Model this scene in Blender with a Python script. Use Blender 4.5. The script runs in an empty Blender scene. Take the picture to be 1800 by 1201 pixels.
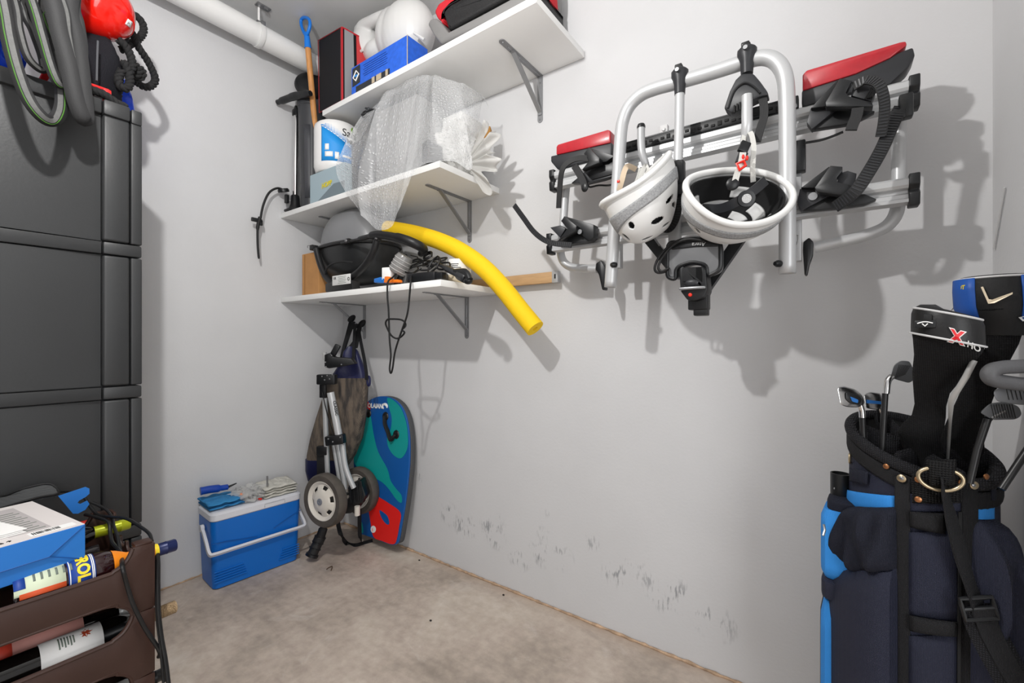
import bpy, bmesh, math, random
from mathutils import Vector as V, Matrix, noise as mnoise
random.seed(7)
scene = bpy.context.scene
COL = scene.collection
# ---------------------------------------------------------------- camera
FPX = 776.0; TH = math.radians(35.7); CH = 1.2
FW = V((-math.sin(TH), math.cos(TH), 0)); RT = V((math.cos(TH), math.sin(TH), 0)); UP = V((0, 0, 1))
_z0 = CH*FPX/318.0; _xr = (603-900)/FPX
CAM = -(_xr*_z0)*RT - _z0*FW; CAM.z = CH
cd = bpy.data.cameras.new('camera'); cd.sensor_width = 36; cd.lens = FPX/1800*36
cd.clip_start = 0.02
cam = bpy.data.objects.new('camera', cd); COL.objects.link(cam)
cam.location = CAM; cam.rotation_euler = (math.pi/2, 0, TH)
scene.camera = cam
# ---------------------------------------------------------------- world, lamps, exposure
w = bpy.data.worlds.new('world'); scene.world = w; w.use_nodes = True
w.node_tree.nodes['Background'].inputs[0].default_value = (0.9, 0.95, 1, 1)
w.node_tree.nodes['Background'].inputs[1].default_value = 0.3
def lamp(name, kind, loc, energy, size, target=None, size_y=None, color=(1, 1, 1)):
    l = bpy.data.lights.new(name, kind); l.energy = energy; l.color = color
    if kind == 'AREA':
        l.shape = 'RECTANGLE'; l.size = size; l.size_y = size_y or size
    else: l.shadow_soft_size = size
    o = bpy.data.objects.new(name, l); COL.objects.link(o); o.location = loc
    if target is not None:
        o.rotation_euler = (V(target)-V(loc)).to_track_quat('-Z', 'Y').to_euler()
    return o
lamp('ceiling_lamp', 'POINT', (1.752, -1.656, 2.455), 65, 0.03, color=(1, 0.985, 0.965))
lamp('fill_light', 'AREA', (4.26, -2.0, 1.15), 58, 2.1, (0.0, -0.9, 0.75), 2.1, color=(0.97, 0.985, 1))  # added unseen fill panel that brightens the left wall and lower room
vs = scene.view_settings
vs.view_transform = 'Standard'; vs.look = 'None'; vs.exposure = 0.22; vs.gamma = 1.0; vs.use_curve_mapping = False
# ---------------------------------------------------------------- geometry helpers
def ray(px, py): return FW + (px-900)/FPX*RT - (py-600.5)/FPX*UP
def PX(px, py, x): d = ray(px, py); return CAM + d*((x-CAM.x)/d.x)
def PY(px, py, y): d = ray(px, py); return CAM + d*((y-CAM.y)/d.y)
def PZ(px, py, z): d = ray(px, py); return CAM + d*((z-CAM.z)/d.z)
def PD(px, py, t): return CAM + ray(px, py)*t
def lerp(a, b, t): return a+(b-a)*t
def sm(pts, n=6, closed=False):
    """Catmull-Rom through the points"""
    P = [V(p) for p in pts]; out = []; N = len(P)
    rng = range(N) if closed else range(N-1)
    for i in rng:
        if closed: a, b, c, d = P[(i-1) % N], P[i], P[(i+1) % N], P[(i+2) % N]
        else: a, b, c, d = P[max(i-1, 0)], P[i], P[i+1], P[min(i+2, N-1)]
        for k in range(n):
            t = k/n
            out.append(0.5*((2*b)+(c-a)*t+(2*a-5*b+4*c-d)*t*t+(3*b-a-3*c+d)*t**3))
    if not closed: out.append(P[-1])
    return out
def frames(P, closed=False, up=None):
    n = len(P); T = []
    for i in range(n):
        if closed: t = P[(i+1) % n]-P[(i-1) % n]
        else: t = P[min(i+1, n-1)]-P[max(i-1, 0)]
        T.append(t.normalized() if t.length > 1e-9 else V((0, 0, 1)))
    fr = []
    if up is not None:
        for i, t in enumerate(T):
            u = up[i] if isinstance(up, (list, tuple)) and not isinstance(up[0], (int, float)) else V(up)
            u = V(u); a = u-t*u.dot(t)
            if a.length < 1e-6: a = t.orthogonal()
            a.normalize(); fr.append((t, a, t.cross(a)))
        return fr
    a = T[0].orthogonal().normalized()
    for i, t in enumerate(T):
        if i: 
            a = T[i-1].rotation_difference(t) @ a
            a = (a-t*a.dot(t)).normalized()
        fr.append((t, a, t.cross(a)))
    return fr
class B:
    """collects verts and faces of one mesh"""
    def __init__(s): s.v = []; s.f = []; s.uv = {}
    def add(s, vs, fs):
        o = len(s.v); s.v += [V(p) for p in vs]; s.f += [tuple(i+o for i in f) for f in fs]; return s
    def loft(s, rings, closed=False, caps=True, flip=False):
        n = len(rings[0]); m = len(rings); vs = [p for r in rings for p in r]; fs = []
        for i in range(m if closed else m-1):
            j = (i+1) % m
            for k in range(n):
                l = (k+1) % n; fs.append((i*n+k, i*n+l, j*n+l, j*n+k))
        if caps and not closed:
            fs.append(tuple(range(n-1, -1, -1))); fs.append(tuple((m-1)*n+k for k in range(n)))
        return s.add(vs, fs)
    def tube(s, P, r, n=10, closed=False, caps=True, up=None, ry=None, sq=False):
        """sweep; r radius (or list); ry = second radius for flat straps; sq = rectangular section"""
        P = [V(p) for p in P]; fr = frames(P, closed, up); rings = []
        for i, p in enumerate(P):
            rr = r[i] if isinstance(r, (list, tuple)) else r
            r2 = (ry[i] if isinstance(ry, (list, tuple)) else ry) if ry is not None else rr
            t, a, b = fr[i]
            if sq: rings.append([p+a*rr*x+b*r2*y for x, y in ((1, -1), (1, 1), (-1, 1), (-1, -1))])
            else: rings.append([p+a*rr*math.cos(2*math.pi*k/n)+b*r2*math.sin(2*math.pi*k/n) for k in range(n)])
        return s.loft(rings, closed, caps)
    def lathe(s, prof, o=(0, 0, 0), ax=(0, 0, 1), n=24, a0=0, a1=None, capped=True):
        o = V(o); ax = V(ax).normalized(); u = ax.orthogonal().normalized()
        if abs(ax.z) > 0.99: u = V((1, 0, 0))
        w_ = ax.cross(u); rings = []
        full = a1 is None
        for r, z in prof:
            rings.append([o+ax*z+(u*math.cos(t)+w_*math.sin(t))*max(r, 1e-5) for t in
                          [(a0+2*math.pi*k/n) if full else (a0+(a1-a0)*k/(n-1)) for k in range(n)]])
        if full: return s.loft(rings, caps=capped)
        m = len(rings); fs = []
        for i in range(m-1):
            for k in range(n-1): fs.append((i*n+k, i*n+k+1, (i+1)*n+k+1, (i+1)*n+k))
        return s.add([p for r in rings for p in r], fs)
    def box(s, c, size, rot=None, bev=0.0, seg=2):
        bm = bmesh.new(); bmesh.ops.create_cube(bm, size=1)
        for v in bm.verts: v.co = V((v.co.x*size[0], v.co.y*size[1], v.co.z*size[2]))
        if bev > 0: bmesh.ops.bevel(bm, geom=bm.edges[:], offset=min(bev, min(size)*0.49), segments=seg, affect='EDGES', profile=0.5)
        M = (rot.to_4x4() if rot is not None else Matrix.Identity(4)); c = V(c)
        bm.verts.index_update()
        s.add([c+(M @ v.co) for v in bm.verts], [[v.index for v in f.verts] for f in bm.faces]); bm.free(); return s
    def prism(s, poly, off, bev=0.0, seg=2):
        """planar polygon extruded along the offset vector"""
        bm = bmesh.new(); vs = [bm.verts.new(V(p)) for p in poly]; f = bm.faces.new(vs)
        r = bmesh.ops.extrude_face_region(bm, geom=[f])
        for g in r['geom']:
            if isinstance(g, bmesh.types.BMVert): g.co += V(off)
        bmesh.ops.recalc_face_normals(bm, faces=bm.faces[:])
        if bev > 0: bmesh.ops.bevel(bm, geom=[e for e in bm.edges], offset=bev, segments=seg, affect='EDGES', profile=0.5)
        bm.verts.index_update()
        s.add([v.co.copy() for v in bm.verts], [[v.index for v in f.verts] for f in bm.faces]); bm.free(); return s
    def grid(s, fn, nu, nv, closed_u=False):
        vs = [fn(i/(nu if closed_u else nu-1), j/(nv-1)) for j in range(nv) for i in range(nu)]; fs = []
        for j in range(nv-1):
            for i in range(nu if closed_u else nu-1):
                a = j*nu+i; b = j*nu+(i+1) % nu; fs.append((a, b, b+nu, a+nu))
        return s.add(vs, fs)
    def ball(s, c, r, n=16, m=10, M=None):
        c = V(c); r = V(r) if not isinstance(r, (int, float)) else V((r, r, r))
        rings = []
        for j in range(m+1):
            t = math.pi*j/m; q = []
            for k in range(n):
                a = 2*math.pi*k/n; p = V((r.x*math.sin(t)*math.cos(a), r.y*math.sin(t)*math.sin(a), -r.z*math.cos(t)))
                q.append(c+(M @ p if M is not None else p))
            rings.append(q)
        return s.loft(rings, caps=False)
def rotm(x, y=None, z=None):
    """matrix whose columns are the given axes"""
    x = V(x).normalized()
    if z is None: y = (V(y)-x*V(y).dot(x)).normalized(); z = x.cross(y)
    else: z = (V(z)-x*V(z).dot(x)).normalized(); y = z.cross(x)
    return Matrix((x, y, z)).transposed()
def RZ(a): return Matrix.Rotation(a, 3, 'Z')
LOC = {}
def obj(name, b, m, parent=None, smooth=40, label=None, stuff=False, solid=None, sub=None):
    me = bpy.data.meshes.new(name)
    bm = bmesh.new(); vs = [bm.verts.new(p) for p in b.v]
    for f in b.f:
        try: bm.faces.new([vs[i] for i in dict.fromkeys(f)])
        except ValueError: pass
    bmesh.ops.remove_doubles(bm, verts=bm.verts[:], dist=1e-6)
    bmesh.ops.recalc_face_normals(bm, faces=bm.faces[:])
    bm.to_mesh(me); bm.free()
    me.materials.append(m)
    if smooth:
        me.shade_smooth()
        try: me.set_sharp_from_angle(angle=math.radians(smooth))
        except Exception: pass
    o = bpy.data.objects.new(name, me); COL.objects.link(o)
    if solid: q = o.modifiers.new('solid', 'SOLIDIFY'); q.thickness = solid; q.offset = 0
    if sub: q = o.modifiers.new('sub', 'SUBSURF'); q.levels = sub; q.render_levels = sub
    if parent is not None:
        o.parent = parent
        o.matrix_parent_inverse = Matrix.Translation(-LOC.get(parent.name, V((0, 0, 0))))
    if label: o['label'] = label
    if stuff: o['kind'] = 'stuff'
    return o
def thing(name, label, cat, loc, group=None):
    o = bpy.data.objects.new(name, None); COL.objects.link(o); o.empty_display_size = 0.05
    o.location = V(loc); LOC[o.name] = V(loc); o['label'] = label; o['category'] = cat
    if group: o['group'] = group
    return o
def tag(o, label, cat, group=None):
    o['label'] = label; o['category'] = cat
    if group: o['group'] = group
    return o
def struct(o): o['kind'] = 'structure'; return o
def text(s, size, fn, m, parent, name='lettering', bold=0.0, shear=0.0, depth=0.0006, align='LEFT', spacing=1.0):
    """letters as thin geometry; fn maps flat (u, v, w) to the surface"""
    c = bpy.data.curves.new('t', 'FONT'); c.body = s; c.size = size; c.offset = bold; c.shear = shear; c.extrude = depth
    c.align_x = align; c.space_character = spacing; c.resolution_u = 3
    o = bpy.data.objects.new('t', c); COL.objects.link(o)
    dg = bpy.context.evaluated_depsgraph_get(); me = bpy.data.meshes.new_from_object(o.evaluated_get(dg))
    b = B(); b.add([fn(v.co.x, v.co.y, v.co.z+depth) for v in me.vertices], [tuple(p.vertices) for p in me.polygons])
    bpy.data.objects.remove(o); bpy.data.curves.remove(c); bpy.data.meshes.remove(me)
    return obj(name, b, m, parent, smooth=0)
def flat(o, x, y):
    o = V(o); x = V(x).normalized(); y = (V(y)-x*V(y).dot(x)).normalized(); n = x.cross(y)
    return lambda u, v, w_: o+x*u+y*v+n*w_
def cyl(o, ax, start, r, off=0.0, a_sign=1):
    """u runs round the axis from the start direction, v along the axis"""
    o = V(o); ax = V(ax).normalized(); s_ = V(start); s_ = (s_-ax*s_.dot(ax)).normalized(); t_ = ax.cross(s_)
    return lambda u, v, w_: o+ax*v+(s_*math.cos(a_sign*u/r)+t_*math.sin(a_sign*u/r))*(r+off+w_)
# ---------------------------------------------------------------- materials
MATS = {}
def srgb(c):
    if isinstance(c, str): c = [int(c[i:i+2], 16)/255 for i in (0, 2, 4)]
    return [(x/12.92 if x <= 0.04045 else ((x+0.055)/1.055)**2.4) for x in c]
def nt(m): return m.node_tree.nodes, m.node_tree.links
def mat(name, col, rough=0.5, metal=0.0, var=0.0, vscale=8.0, bump=0.0, bscale=60.0, spec=0.5, coat=0.0, trans=0.0, alpha=1.0, sheen=0.0, stretch=None, emit=0, ior=1.45):
    if name in MATS: return MATS[name]
    m = bpy.data.materials.new(name); m.use_nodes = True; N, L = nt(m); p = N['Principled BSDF']
    c = srgb(col); p.inputs['Base Color'].default_value = (*c, 1)
    p.inputs['Roughness'].default_value = rough; p.inputs['Metallic'].default_value = metal
    p.inputs['Specular IOR Level'].default_value = spec; p.inputs['Coat Weight'].default_value = coat
    p.inputs['Transmission Weight'].default_value = trans; p.inputs['Alpha'].default_value = alpha
    p.inputs['Sheen Weight'].default_value = sheen; p.inputs['IOR'].default_value = ior
    tc = N.new('ShaderNodeTexCoord'); vec = tc.outputs['Object']
    if stretch:
        mp = N.new('ShaderNodeMapping'); mp.inputs['Scale'].default_value = stretch; L.new(vec, mp.inputs['Vector']); vec = mp.outputs[0]
    if var:
        t = N.new('ShaderNodeTexNoise'); t.inputs['Scale'].default_value = vscale; t.inputs['Detail'].default_value = 6; L.new(vec, t.inputs['Vector'])
        r = N.new('ShaderNodeValToRGB'); L.new(t.outputs['Fac'], r.inputs['Fac'])
        r.color_ramp.elements[0].position = 0.3; r.color_ramp.elements[1].position = 0.7
        r.color_ramp.elements[0].color = (*[max(0, x*(1-var)) for x in c], 1); r.color_ramp.elements[1].color = (*[min(1, x*(1+var)) for x in c], 1)
        L.new(r.outputs[0], p.inputs['Base Color'])
    if bump:
        t = N.new('ShaderNodeTexNoise'); t.inputs['Scale'].default_value = bscale; t.inputs['Detail'].default_value = 4; L.new(vec, t.inputs['Vector'])
        bn = N.new('ShaderNodeBump'); bn.inputs['Strength'].default_value = bump; bn.inputs['Distance'].default_value = 0.01
        L.new(t.outputs['Fac'], bn.inputs['Height']); L.new(bn.outputs[0], p.inputs['Normal'])
    MATS[name] = m; return m
def weave(name, col, scale=260, rough=0.85, strength=0.35, col2=None, var=0.0, vscale=20, rot=11.5):
    """cloth: crossed waves in relief, with thread colour"""
    if name in MATS: return MATS[name]
    m = mat(name, col, rough, var=var, vscale=vscale); N, L = nt(m); p = N['Principled BSDF']
    p.inputs['Specular IOR Level'].default_value = 0.25
    tc = N.new('ShaderNodeTexCoord'); hs = []
    for d in ('X', 'Z'):
        wv = N.new('ShaderNodeTexWave'); wv.bands_direction = d; wv.inputs['Scale'].default_value = scale/ (2*math.pi)
        mp = N.new('ShaderNodeMapping'); mp.inputs['Rotation'].default_value = (0, 0, math.radians(0 if d == 'Z' else rot))
        L.new(tc.outputs['Object'], mp.inputs[0]); L.new(mp.outputs[0], wv.inputs['Vector']); hs.append(wv.outputs['Fac'])
    mx = N.new('ShaderNodeMath'); mx.operation = 'MULTIPLY'; L.new(hs[0], mx.inputs[0]); L.new(hs[1], mx.inputs[1])
    bn = N.new('ShaderNodeBump'); bn.inputs['Strength'].default_value = strength; bn.inputs['Distance'].default_value = 0.004
    L.new(mx.outputs[0], bn.inputs['Height']); L.new(bn.outputs[0], p.inputs['Normal'])
    if col2:
        c1, c2 = srgb(col), srgb(col2); mr = N.new('ShaderNodeMix'); mr.data_type = 'RGBA'
        mr.inputs['A'].default_value = (*c1, 1); mr.inputs['B'].default_value = (*c2, 1)
        L.new(mx.outputs[0], mr.inputs['Factor']); L.new(mr.outputs['Result'], p.inputs['Base Color'])
    return m
white = mat('white_plastic', 'efeeec', 0.35)
black = mat('black_plastic', '17181a', 0.38, spec=0.5)
blackm = mat('black_matte', '141415', 0.7)
rubber = mat('black_rubber', '1c1c1d', 0.65, bump=0.1, bscale=300)
chrome = mat('polished_steel', 'd5d5d5', 0.14, 1.0)
alu = mat('silver_aluminium', 'c2c3c4', 0.36, 0.25)
alud = mat('dull_aluminium', 'b0b1b2', 0.42, 0.3)
steel = mat('brushed_steel', '9a9b9d', 0.35, 0.9)
webm = weave('black_webbing', '232325', 900, 0.85, 0.5)
paper = mat('white_paper', 'f1f0ee', 0.8)
inkk = mat('black_ink', '1b1b1c', 0.6)
inkw = mat('white_ink', 'f4f4f2', 0.5)
cable = mat('black_cable', '131314', 0.45)
# ================================================================ the room
def wall_mat(name, col='cdcdce', scuffs=None):
    m = mat(name, col, 0.6, var=0.025, vscale=3.0, bump=0.06, bscale=90, spec=0.3)
    if not scuffs: return m
    N, L = nt(m); p = N['Principled BSDF']; src = p.inputs['Base Color'].links[0].from_socket
    tc = N.new('ShaderNodeTexCoord'); pos = tc.outputs['Object']; acc = None
    for (x, z, rx, rz, a) in scuffs:
        mp = N.new('ShaderNodeMapping'); mp.vector_type = 'TEXTURE'
        mp.inputs['Location'].default_value = (x, 0, z); mp.inputs['Scale'].default_value = (rx, 1, rz)
        L.new(pos, mp.inputs[0]); ln = N.new('ShaderNodeVectorMath'); ln.operation = 'LENGTH'; L.new(mp.outputs[0], ln.inputs[0])
        mr = N.new('ShaderNodeMapRange'); mr.inputs[1].default_value = 0.35; mr.inputs[2].default_value = 1.0; mr.inputs[3].default_value = a; mr.inputs[4].default_value = 0
        L.new(ln.outputs['Value'], mr.inputs[0])
        if acc is None: acc = mr.outputs[0]
        else:
            q = N.new('ShaderNodeMath'); q.operation = 'MAXIMUM'; L.new(acc, q.inputs[0]); L.new(mr.outputs[0], q.inputs[1]); acc = q.outputs[0]
    # rubbed streaks leaning one way or the other
    mp = N.new('ShaderNodeMapping'); mp.inputs['Rotation'].default_value = (0, math.radians(28), 0); mp.inputs['Scale'].default_value = (120, 1, 26)
    L.new(pos, mp.inputs[0]); t = N.new('ShaderNodeTexNoise'); t.inputs['Scale'].default_value = 1.0; t.inputs['Detail'].default_value = 3; L.new(mp.outputs[0], t.inputs['Vector'])
    t2 = N.new('ShaderNodeTexNoise'); t2.inputs['Scale'].default_value = 16; t2.inputs['Detail'].default_value = 2; L.new(pos, t2.inputs['Vector'])
    ad = N.new('ShaderNodeMath'); ad.operation = 'MULTIPLY'; L.new(t.outputs['Fac'], ad.inputs[0]); L.new(t2.outputs['Fac'], ad.inputs[1])
    mr = N.new('ShaderNodeMapRange'); mr.inputs[1].default_value = 0.27; mr.inputs[2].default_value = 0.36; L.new(ad.outputs[0], mr.inputs[0])
    q = N.new('ShaderNodeMath'); q.operation = 'MULTIPLY'; L.new(acc, q.inputs[0]); L.new(mr.outputs[0], q.inputs[1])
    mx = N.new('ShaderNodeMix'); mx.data_type = 'RGBA'; L.new(q.outputs[0], mx.inputs['Factor']); L.new(src, mx.inputs['A'])
    mx.inputs['B'].default_value = (*srgb('84868a'), 1); L.new(mx.outputs['Result'], p.inputs['Base Color'])
    return m
def floor_mat():
    m = bpy.data.materials.new('worn_concrete'); m.use_nodes = True; N, L = nt(m); p = N['Principled BSDF']; p.inputs['Roughness'].default_value = 0.72
    tc = N.new('ShaderNodeTexCoord'); pos = tc.outputs['Object']
    def noise(scale, detail=6, st=None, rough=0.55, rot=0, dist=0):
        v = pos
        if st:
            mp = N.new('ShaderNodeMapping'); mp.inputs['Scale'].default_value = st; mp.inputs['Rotation'].default_value = (0, 0, rot); L.new(pos, mp.inputs[0]); v = mp.outputs[0]
        t = N.new('ShaderNodeTexNoise'); t.inputs['Scale'].default_value = scale; t.inputs['Detail'].default_value = detail; t.inputs['Roughness'].default_value = rough; t.inputs['Distortion'].default_value = dist
        L.new(v, t.inputs['Vector']); return t.outputs['Fac']
    def ramp(f, stops):
        r = N.new('ShaderNodeValToRGB'); L.new(f, r.inputs[0]); e = r.color_ramp.elements
        e[0].position, e[1].position = stops[0][0], stops[-1][0]; e[0].color = (*srgb(stops[0][1]), 1); e[1].color = (*srgb(stops[-1][1]), 1)
        for s_, c in stops[1:-1]: q = e.new(s_); q.color = (*srgb(c), 1)
        return r.outputs[0]
    def mix(f, a, b, mode='MIX'):
        x = N.new('ShaderNodeMix'); x.data_type = 'RGBA'; x.blend_type = mode
        if isinstance(f, float): x.inputs['Factor'].default_value = f
        else: L.new(f, x.inputs['Factor'])
        L.new(a, x.inputs['A'])
        if isinstance(b, str): x.inputs['B'].default_value = (*srgb(b), 1)
        else: L.new(b, x.inputs['B'])
        return x.outputs['Result']
    c = ramp(noise(2.2, 8, dist=0.4), [(0.3, 'a69d94'), (0.5, 'c0b6ad'), (0.7, 'd2cac2')])
    c = mix(0.35, c, ramp(noise(26, 6), [(0.3, '8a837c'), (0.7, 'd0c9c2')]), 'OVERLAY')
    st = noise(1.0, 5, (4, 22, 1), rot=math.radians(38), dist=.6)            # broom strokes
    c = mix(0.4, c, ramp(st, [(0.35, '6a635d'), (0.6, 'a69d95')]), 'SOFT_LIGHT')
    # light scratched patches
    mr = N.new('ShaderNodeMapRange'); mr.inputs[1].default_value = 0.58; mr.inputs[2].default_value = 0.72; L.new(noise(5.5, 9, rough=0.7, dist=0.8), mr.inputs[0])
    mq = N.new('ShaderNodeMath'); mq.operation = 'MULTIPLY'; mq.inputs[1].default_value = 0.4; L.new(mr.outputs[0], mq.inputs[0])
    c = mix(mq.outputs[0], c, 'd8d2cb')
    # rusty glue left along the foot of the back wall
    sx = N.new('ShaderNodeSeparateXYZ'); L.new(pos, sx.inputs[0]); n2 = noise(7, 5)
    ad = N.new('ShaderNodeMath'); ad.operation = 'MULTIPLY_ADD'; L.new(n2, ad.inputs[0]); ad.inputs[1].default_value = -0.07; L.new(sx.outputs['Y'], ad.inputs[2])
    mr = N.new('ShaderNodeMapRange'); mr.inputs[1].default_value = -0.10; mr.inputs[2].default_value = -0.025; mr.inputs[4].default_value = 0.55; L.new(ad.outputs[0], mr.inputs[0])
    c = mix(mr.outputs[0], c, 'b79f8a')
    L.new(c, p.inputs['Base Color'])
    bn = N.new('ShaderNodeBump'); bn.inputs['Strength'].default_value = 0.25; bn.inputs['Distance'].default_value = 0.006
    L.new(noise(45, 8), bn.inputs['Height']); L.new(bn.outputs[0], p.inputs['Normal'])
    return m
RX, RY, HZ = 2.977, -3.4, 3.0           # right wall, wall behind the camera, ceiling
EX = 4.3                                # the room widens behind the short right wall
SC = []
for px, py, r in [(740, 838, .5), (790, 905, .9), (815, 925, 1.), (865, 925, 1.), (870, 945, .8), (912, 985, .7), (950, 975, .8), (955, 940, .5), (985, 980, .8), (1040, 955, .5), (1080, 1010, .7), (1095, 1000, .7), (1130, 1010, .6), (1170, 1050, .9), (1190, 1045, .8), (1255, 1095, .9), (1140, 1020, .5), (960, 905, .3)]:
    q = PY(px, py, 0); SC.append((q.x, q.z, 0.10*r, 0.085*r, 0.75 if r > .6 else 0.55))
wm = wall_mat('white_wall_paint'); wb = wall_mat('scuffed_white_wall_paint', scuffs=SC)
def slab(name, lo, hi, m):
    lo, hi = V(lo), V(hi); return struct(obj(name, B().box((lo+hi)/2, hi-lo), m, smooth=0))
fl = slab('floor', (-0.15, RY-.15, -0.15), (EX+.15, 0.15, 0), floor_mat())
slab('ceiling', (-0.15, RY-.15, HZ), (EX+.15, 0.15, HZ+.15), mat('grey_ceiling_paint', 'cccccb', 0.8, var=0.02, vscale=4))
slab('wall_back', (-0.15, 0, 0), (EX+.15, 0.15, HZ), wb)
slab('wall_left', (-0.15, RY, 0), (0, 0, HZ), wm)
slab('wall_right', (RX, -0.62, 0), (EX, 0, HZ), wm)
slab('wall_far_right', (EX, RY, 0), (EX+.15, -0.62, HZ), wm)
slab('wall_front', (-0.15, RY-.15, 0), (EX+.15, RY, HZ), wm)
# ragged bead of old glue where floor and back wall meet
rng = random.Random(3); pts = []; rad = []
n = 160
for i in range(n+1):
    x = 0.02+(RX-0.03)*i/n; pts.append(V((x, -0.004-0.003*rng.random(), 0.002+0.003*rng.random()))); rad.append(0.004+0.005*rng.random()**2)
struct(obj('trim_1', B().tube(pts, rad, 6), mat('tan_glue', 'b79b80', 0.9, var=0.35, vscale=30)))
pts = []; rad = []
for i in range(81):
    y = -0.02-1.1*i/80; pts.append(V((0.004+0.002*rng.random(), y, 0.001+0.003*rng.random()))); rad.append(0.003+0.004*rng.random()**2)
struct(obj('trim_2', B().tube(pts, rad, 6), MATS['tan_glue']))
# thin painted conduit scratch / wire standing off the right wall
q0, q1 = PX(1766, 330, RX-.004), PX(1747, 438, RX-.004)
tag(obj('wall_wire', B().tube([q0, lerp(q0, q1, .5), q1], .0022, 6), mat('grey_wire', 'c4c4c4', .5)), 'thin grey wire running down the right wall above the golf bag', 'wire')
# ---------------------------------------------------------------- waste pipe under the ceiling
pc = V((0.13, 0, 2.845)); pr_ = 0.057
t = thing('waste_pipe', 'white plastic waste pipe hung under the ceiling along left wall', 'pipe', (0.13, -3.3, 2.845))
pm = mat('white_pvc', 'e4e4e2', 0.42, var=0.02)
obj('pipe', B().tube([V((0.13, -3.35, 2.845)), V((0.13, -0.02, 2.845))], pr_, 40), pm, t)
yb = PX(455, 30, 0.13).y
b = B().lathe([(pr_+.0005, -.012), (pr_+.005, -.012), (pr_+.006, -.008), (pr_+.006, .008), (pr_+.005, .012), (pr_+.0005, .012)], (0.13, yb, 2.845), (0, 1, 0), 40, capped=False)
cl = obj('clamp', b, mat('white_clamp', 'dcdcda', 0.45), t)
b = B().box((0.13+pr_*.72+.006, yb, 2.845+pr_*.78), (.018, .02, .022), bev=.002).box((0.13, yb, 2.845+pr_+.008), (.022, .026, .02), bev=.002)
obj('clamp_lug', b, steel, cl, stuff=True)
obj('hanger_rod', B().tube([V((.13, yb, 2.845+pr_)), V((.13, yb, HZ-.002))], .006, 10), white, t)
obj('ceiling_plate', B().box((.15, yb+.012, HZ-.004), (.035, .07, .006), bev=.001).box((.165, yb+.02, HZ-.014), (.012, .02, .016)), steel, t)
obj('coupling', B().lathe([(pr_+.0006, -.05), (pr_+.004, -.046), (pr_+.004, .046), (pr_+.0006, .05)], (0.13, -1.6, 2.845), (0, 1, 0), 40, capped=False), pm, t)
# ================================================================ the three wall shelves
shm = mat('white_melamine', 'f0f0ee', 0.38, spec=0.4)
brm = mat('grey_bracket_steel', '8e8f91', 0.42, 0.35)
def bracket(parent, x, z, depth=0.305, drop=0.215):
    """steel L with pressed ends and a diagonal strut; z = underside of the board"""
    wd = 0.0135
    def flatbar(p, q, n, ends=True):        # bar with rounded end at q
        p, q, n = V(p), V(q), V(n); d = (q-p).normalized(); s_ = V((1, 0, 0)); poly = []
        poly += [p+s_*wd, p-s_*wd]
        for k in range(9): a = math.pi*k/8; poly.append(q-s_*wd*math.cos(a)+d*wd*math.sin(a)-d*wd)
        return poly, n
    b = B()
    poly, n = flatbar((x, 0, z-.0005), (x, -depth, z-.0005), (0, 0, -.003)); b.prism(poly, n)
    poly, n = flatbar((x, -.0005, z), (x, -.0005, z-drop), (0, -.003, 0)); b.prism(poly, n)
    # rib along both legs
    b.tube([V((x, -depth+.05, z-.003)), V((x, -.004, z-.003)), V((x, -.004, z-drop+.04))], .003, 6)
    br = obj('bracket', b, brm, parent, smooth=30)
    p, q = V((x, -depth*.70, z-.004)), V((x, -.005, z-drop*.78))
    obj('strut', B().tube([p+V((0, -.012, .001)), p, lerp(p, q, .5), q, q+V((0, .001, -.014))], .010, 4, ry=.0035, up=(1, 0, 0), sq=True), brm, br, smooth=20)
    b = B()
    for yy in (-depth+.018, -depth*.55, -.04): b.lathe([(0, 0), (.0045, 0), (.0035, -.0025), (0, -.003)], (x, yy, z-.003), (0, 0, 1), 10)
    for zz in (-.035, -drop*.5, -drop+.014): b.lathe([(0, 0), (.0045, 0), (.0035, .0025), (0, .003)], (x, -.0035, z+zz), (0, -1, 0), 10)
    obj('screws', b, steel, br, stuff=True)
def shelf(x0, x1, dep, zb, brs, label, th=0.028):
    t = thing('wall_shelf', label, 'shelf', ((x0+x1)/2, 0, zb), 'white wall shelves on grey brackets')
    obj('board', B().box(((x0+x1)/2, -dep/2, zb+th/2), (x1-x0-.001, dep-.001, th), bev=.0012), shm, t)
    for x in brs: bracket(t, x, zb)
    return t
Z1, Z2, Z3, TH_ = 2.42, 1.925, 1.43, 0.028
T1, T2, T3 = Z1+TH_, Z2+TH_, Z3+TH_
S1x0, S1x1, S1d = 0.394, 1.765, 0.385
shelf(S1x0, S1x1, S1d, Z1, (1.541, 0.66), 'topmost white wall shelf holding the jug and booster seat')
shelf(0.001, 1.305, 0.41, Z2, (1.112, 0.225), 'middle white wall shelf with bubble wrap hanging over its edge')
shelf(0.001, 1.311, 0.41, Z3, (1.093, 0.232), 'lowest white wall shelf carrying the portable grill')
# ================================================================ bicycle carrier hung on the back wall
def Y_(pts, y): return [PY(a, b, y) for a, b in pts]
t = thing('bike_carrier', 'silver and black bicycle carrier with red lights hanging on back wall', 'bike rack', (2.26, -0.05, 1.4))
redl = mat('red_lens', 'b3202b', 0.3, var=0.08, vscale=60, coat=0.4)
dgrey = mat('dark_grey_plastic', '2b2c2f', 0.42)
cgrey = mat('coupling_grey', '6f7072', 0.5)
yU = -0.28
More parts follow.
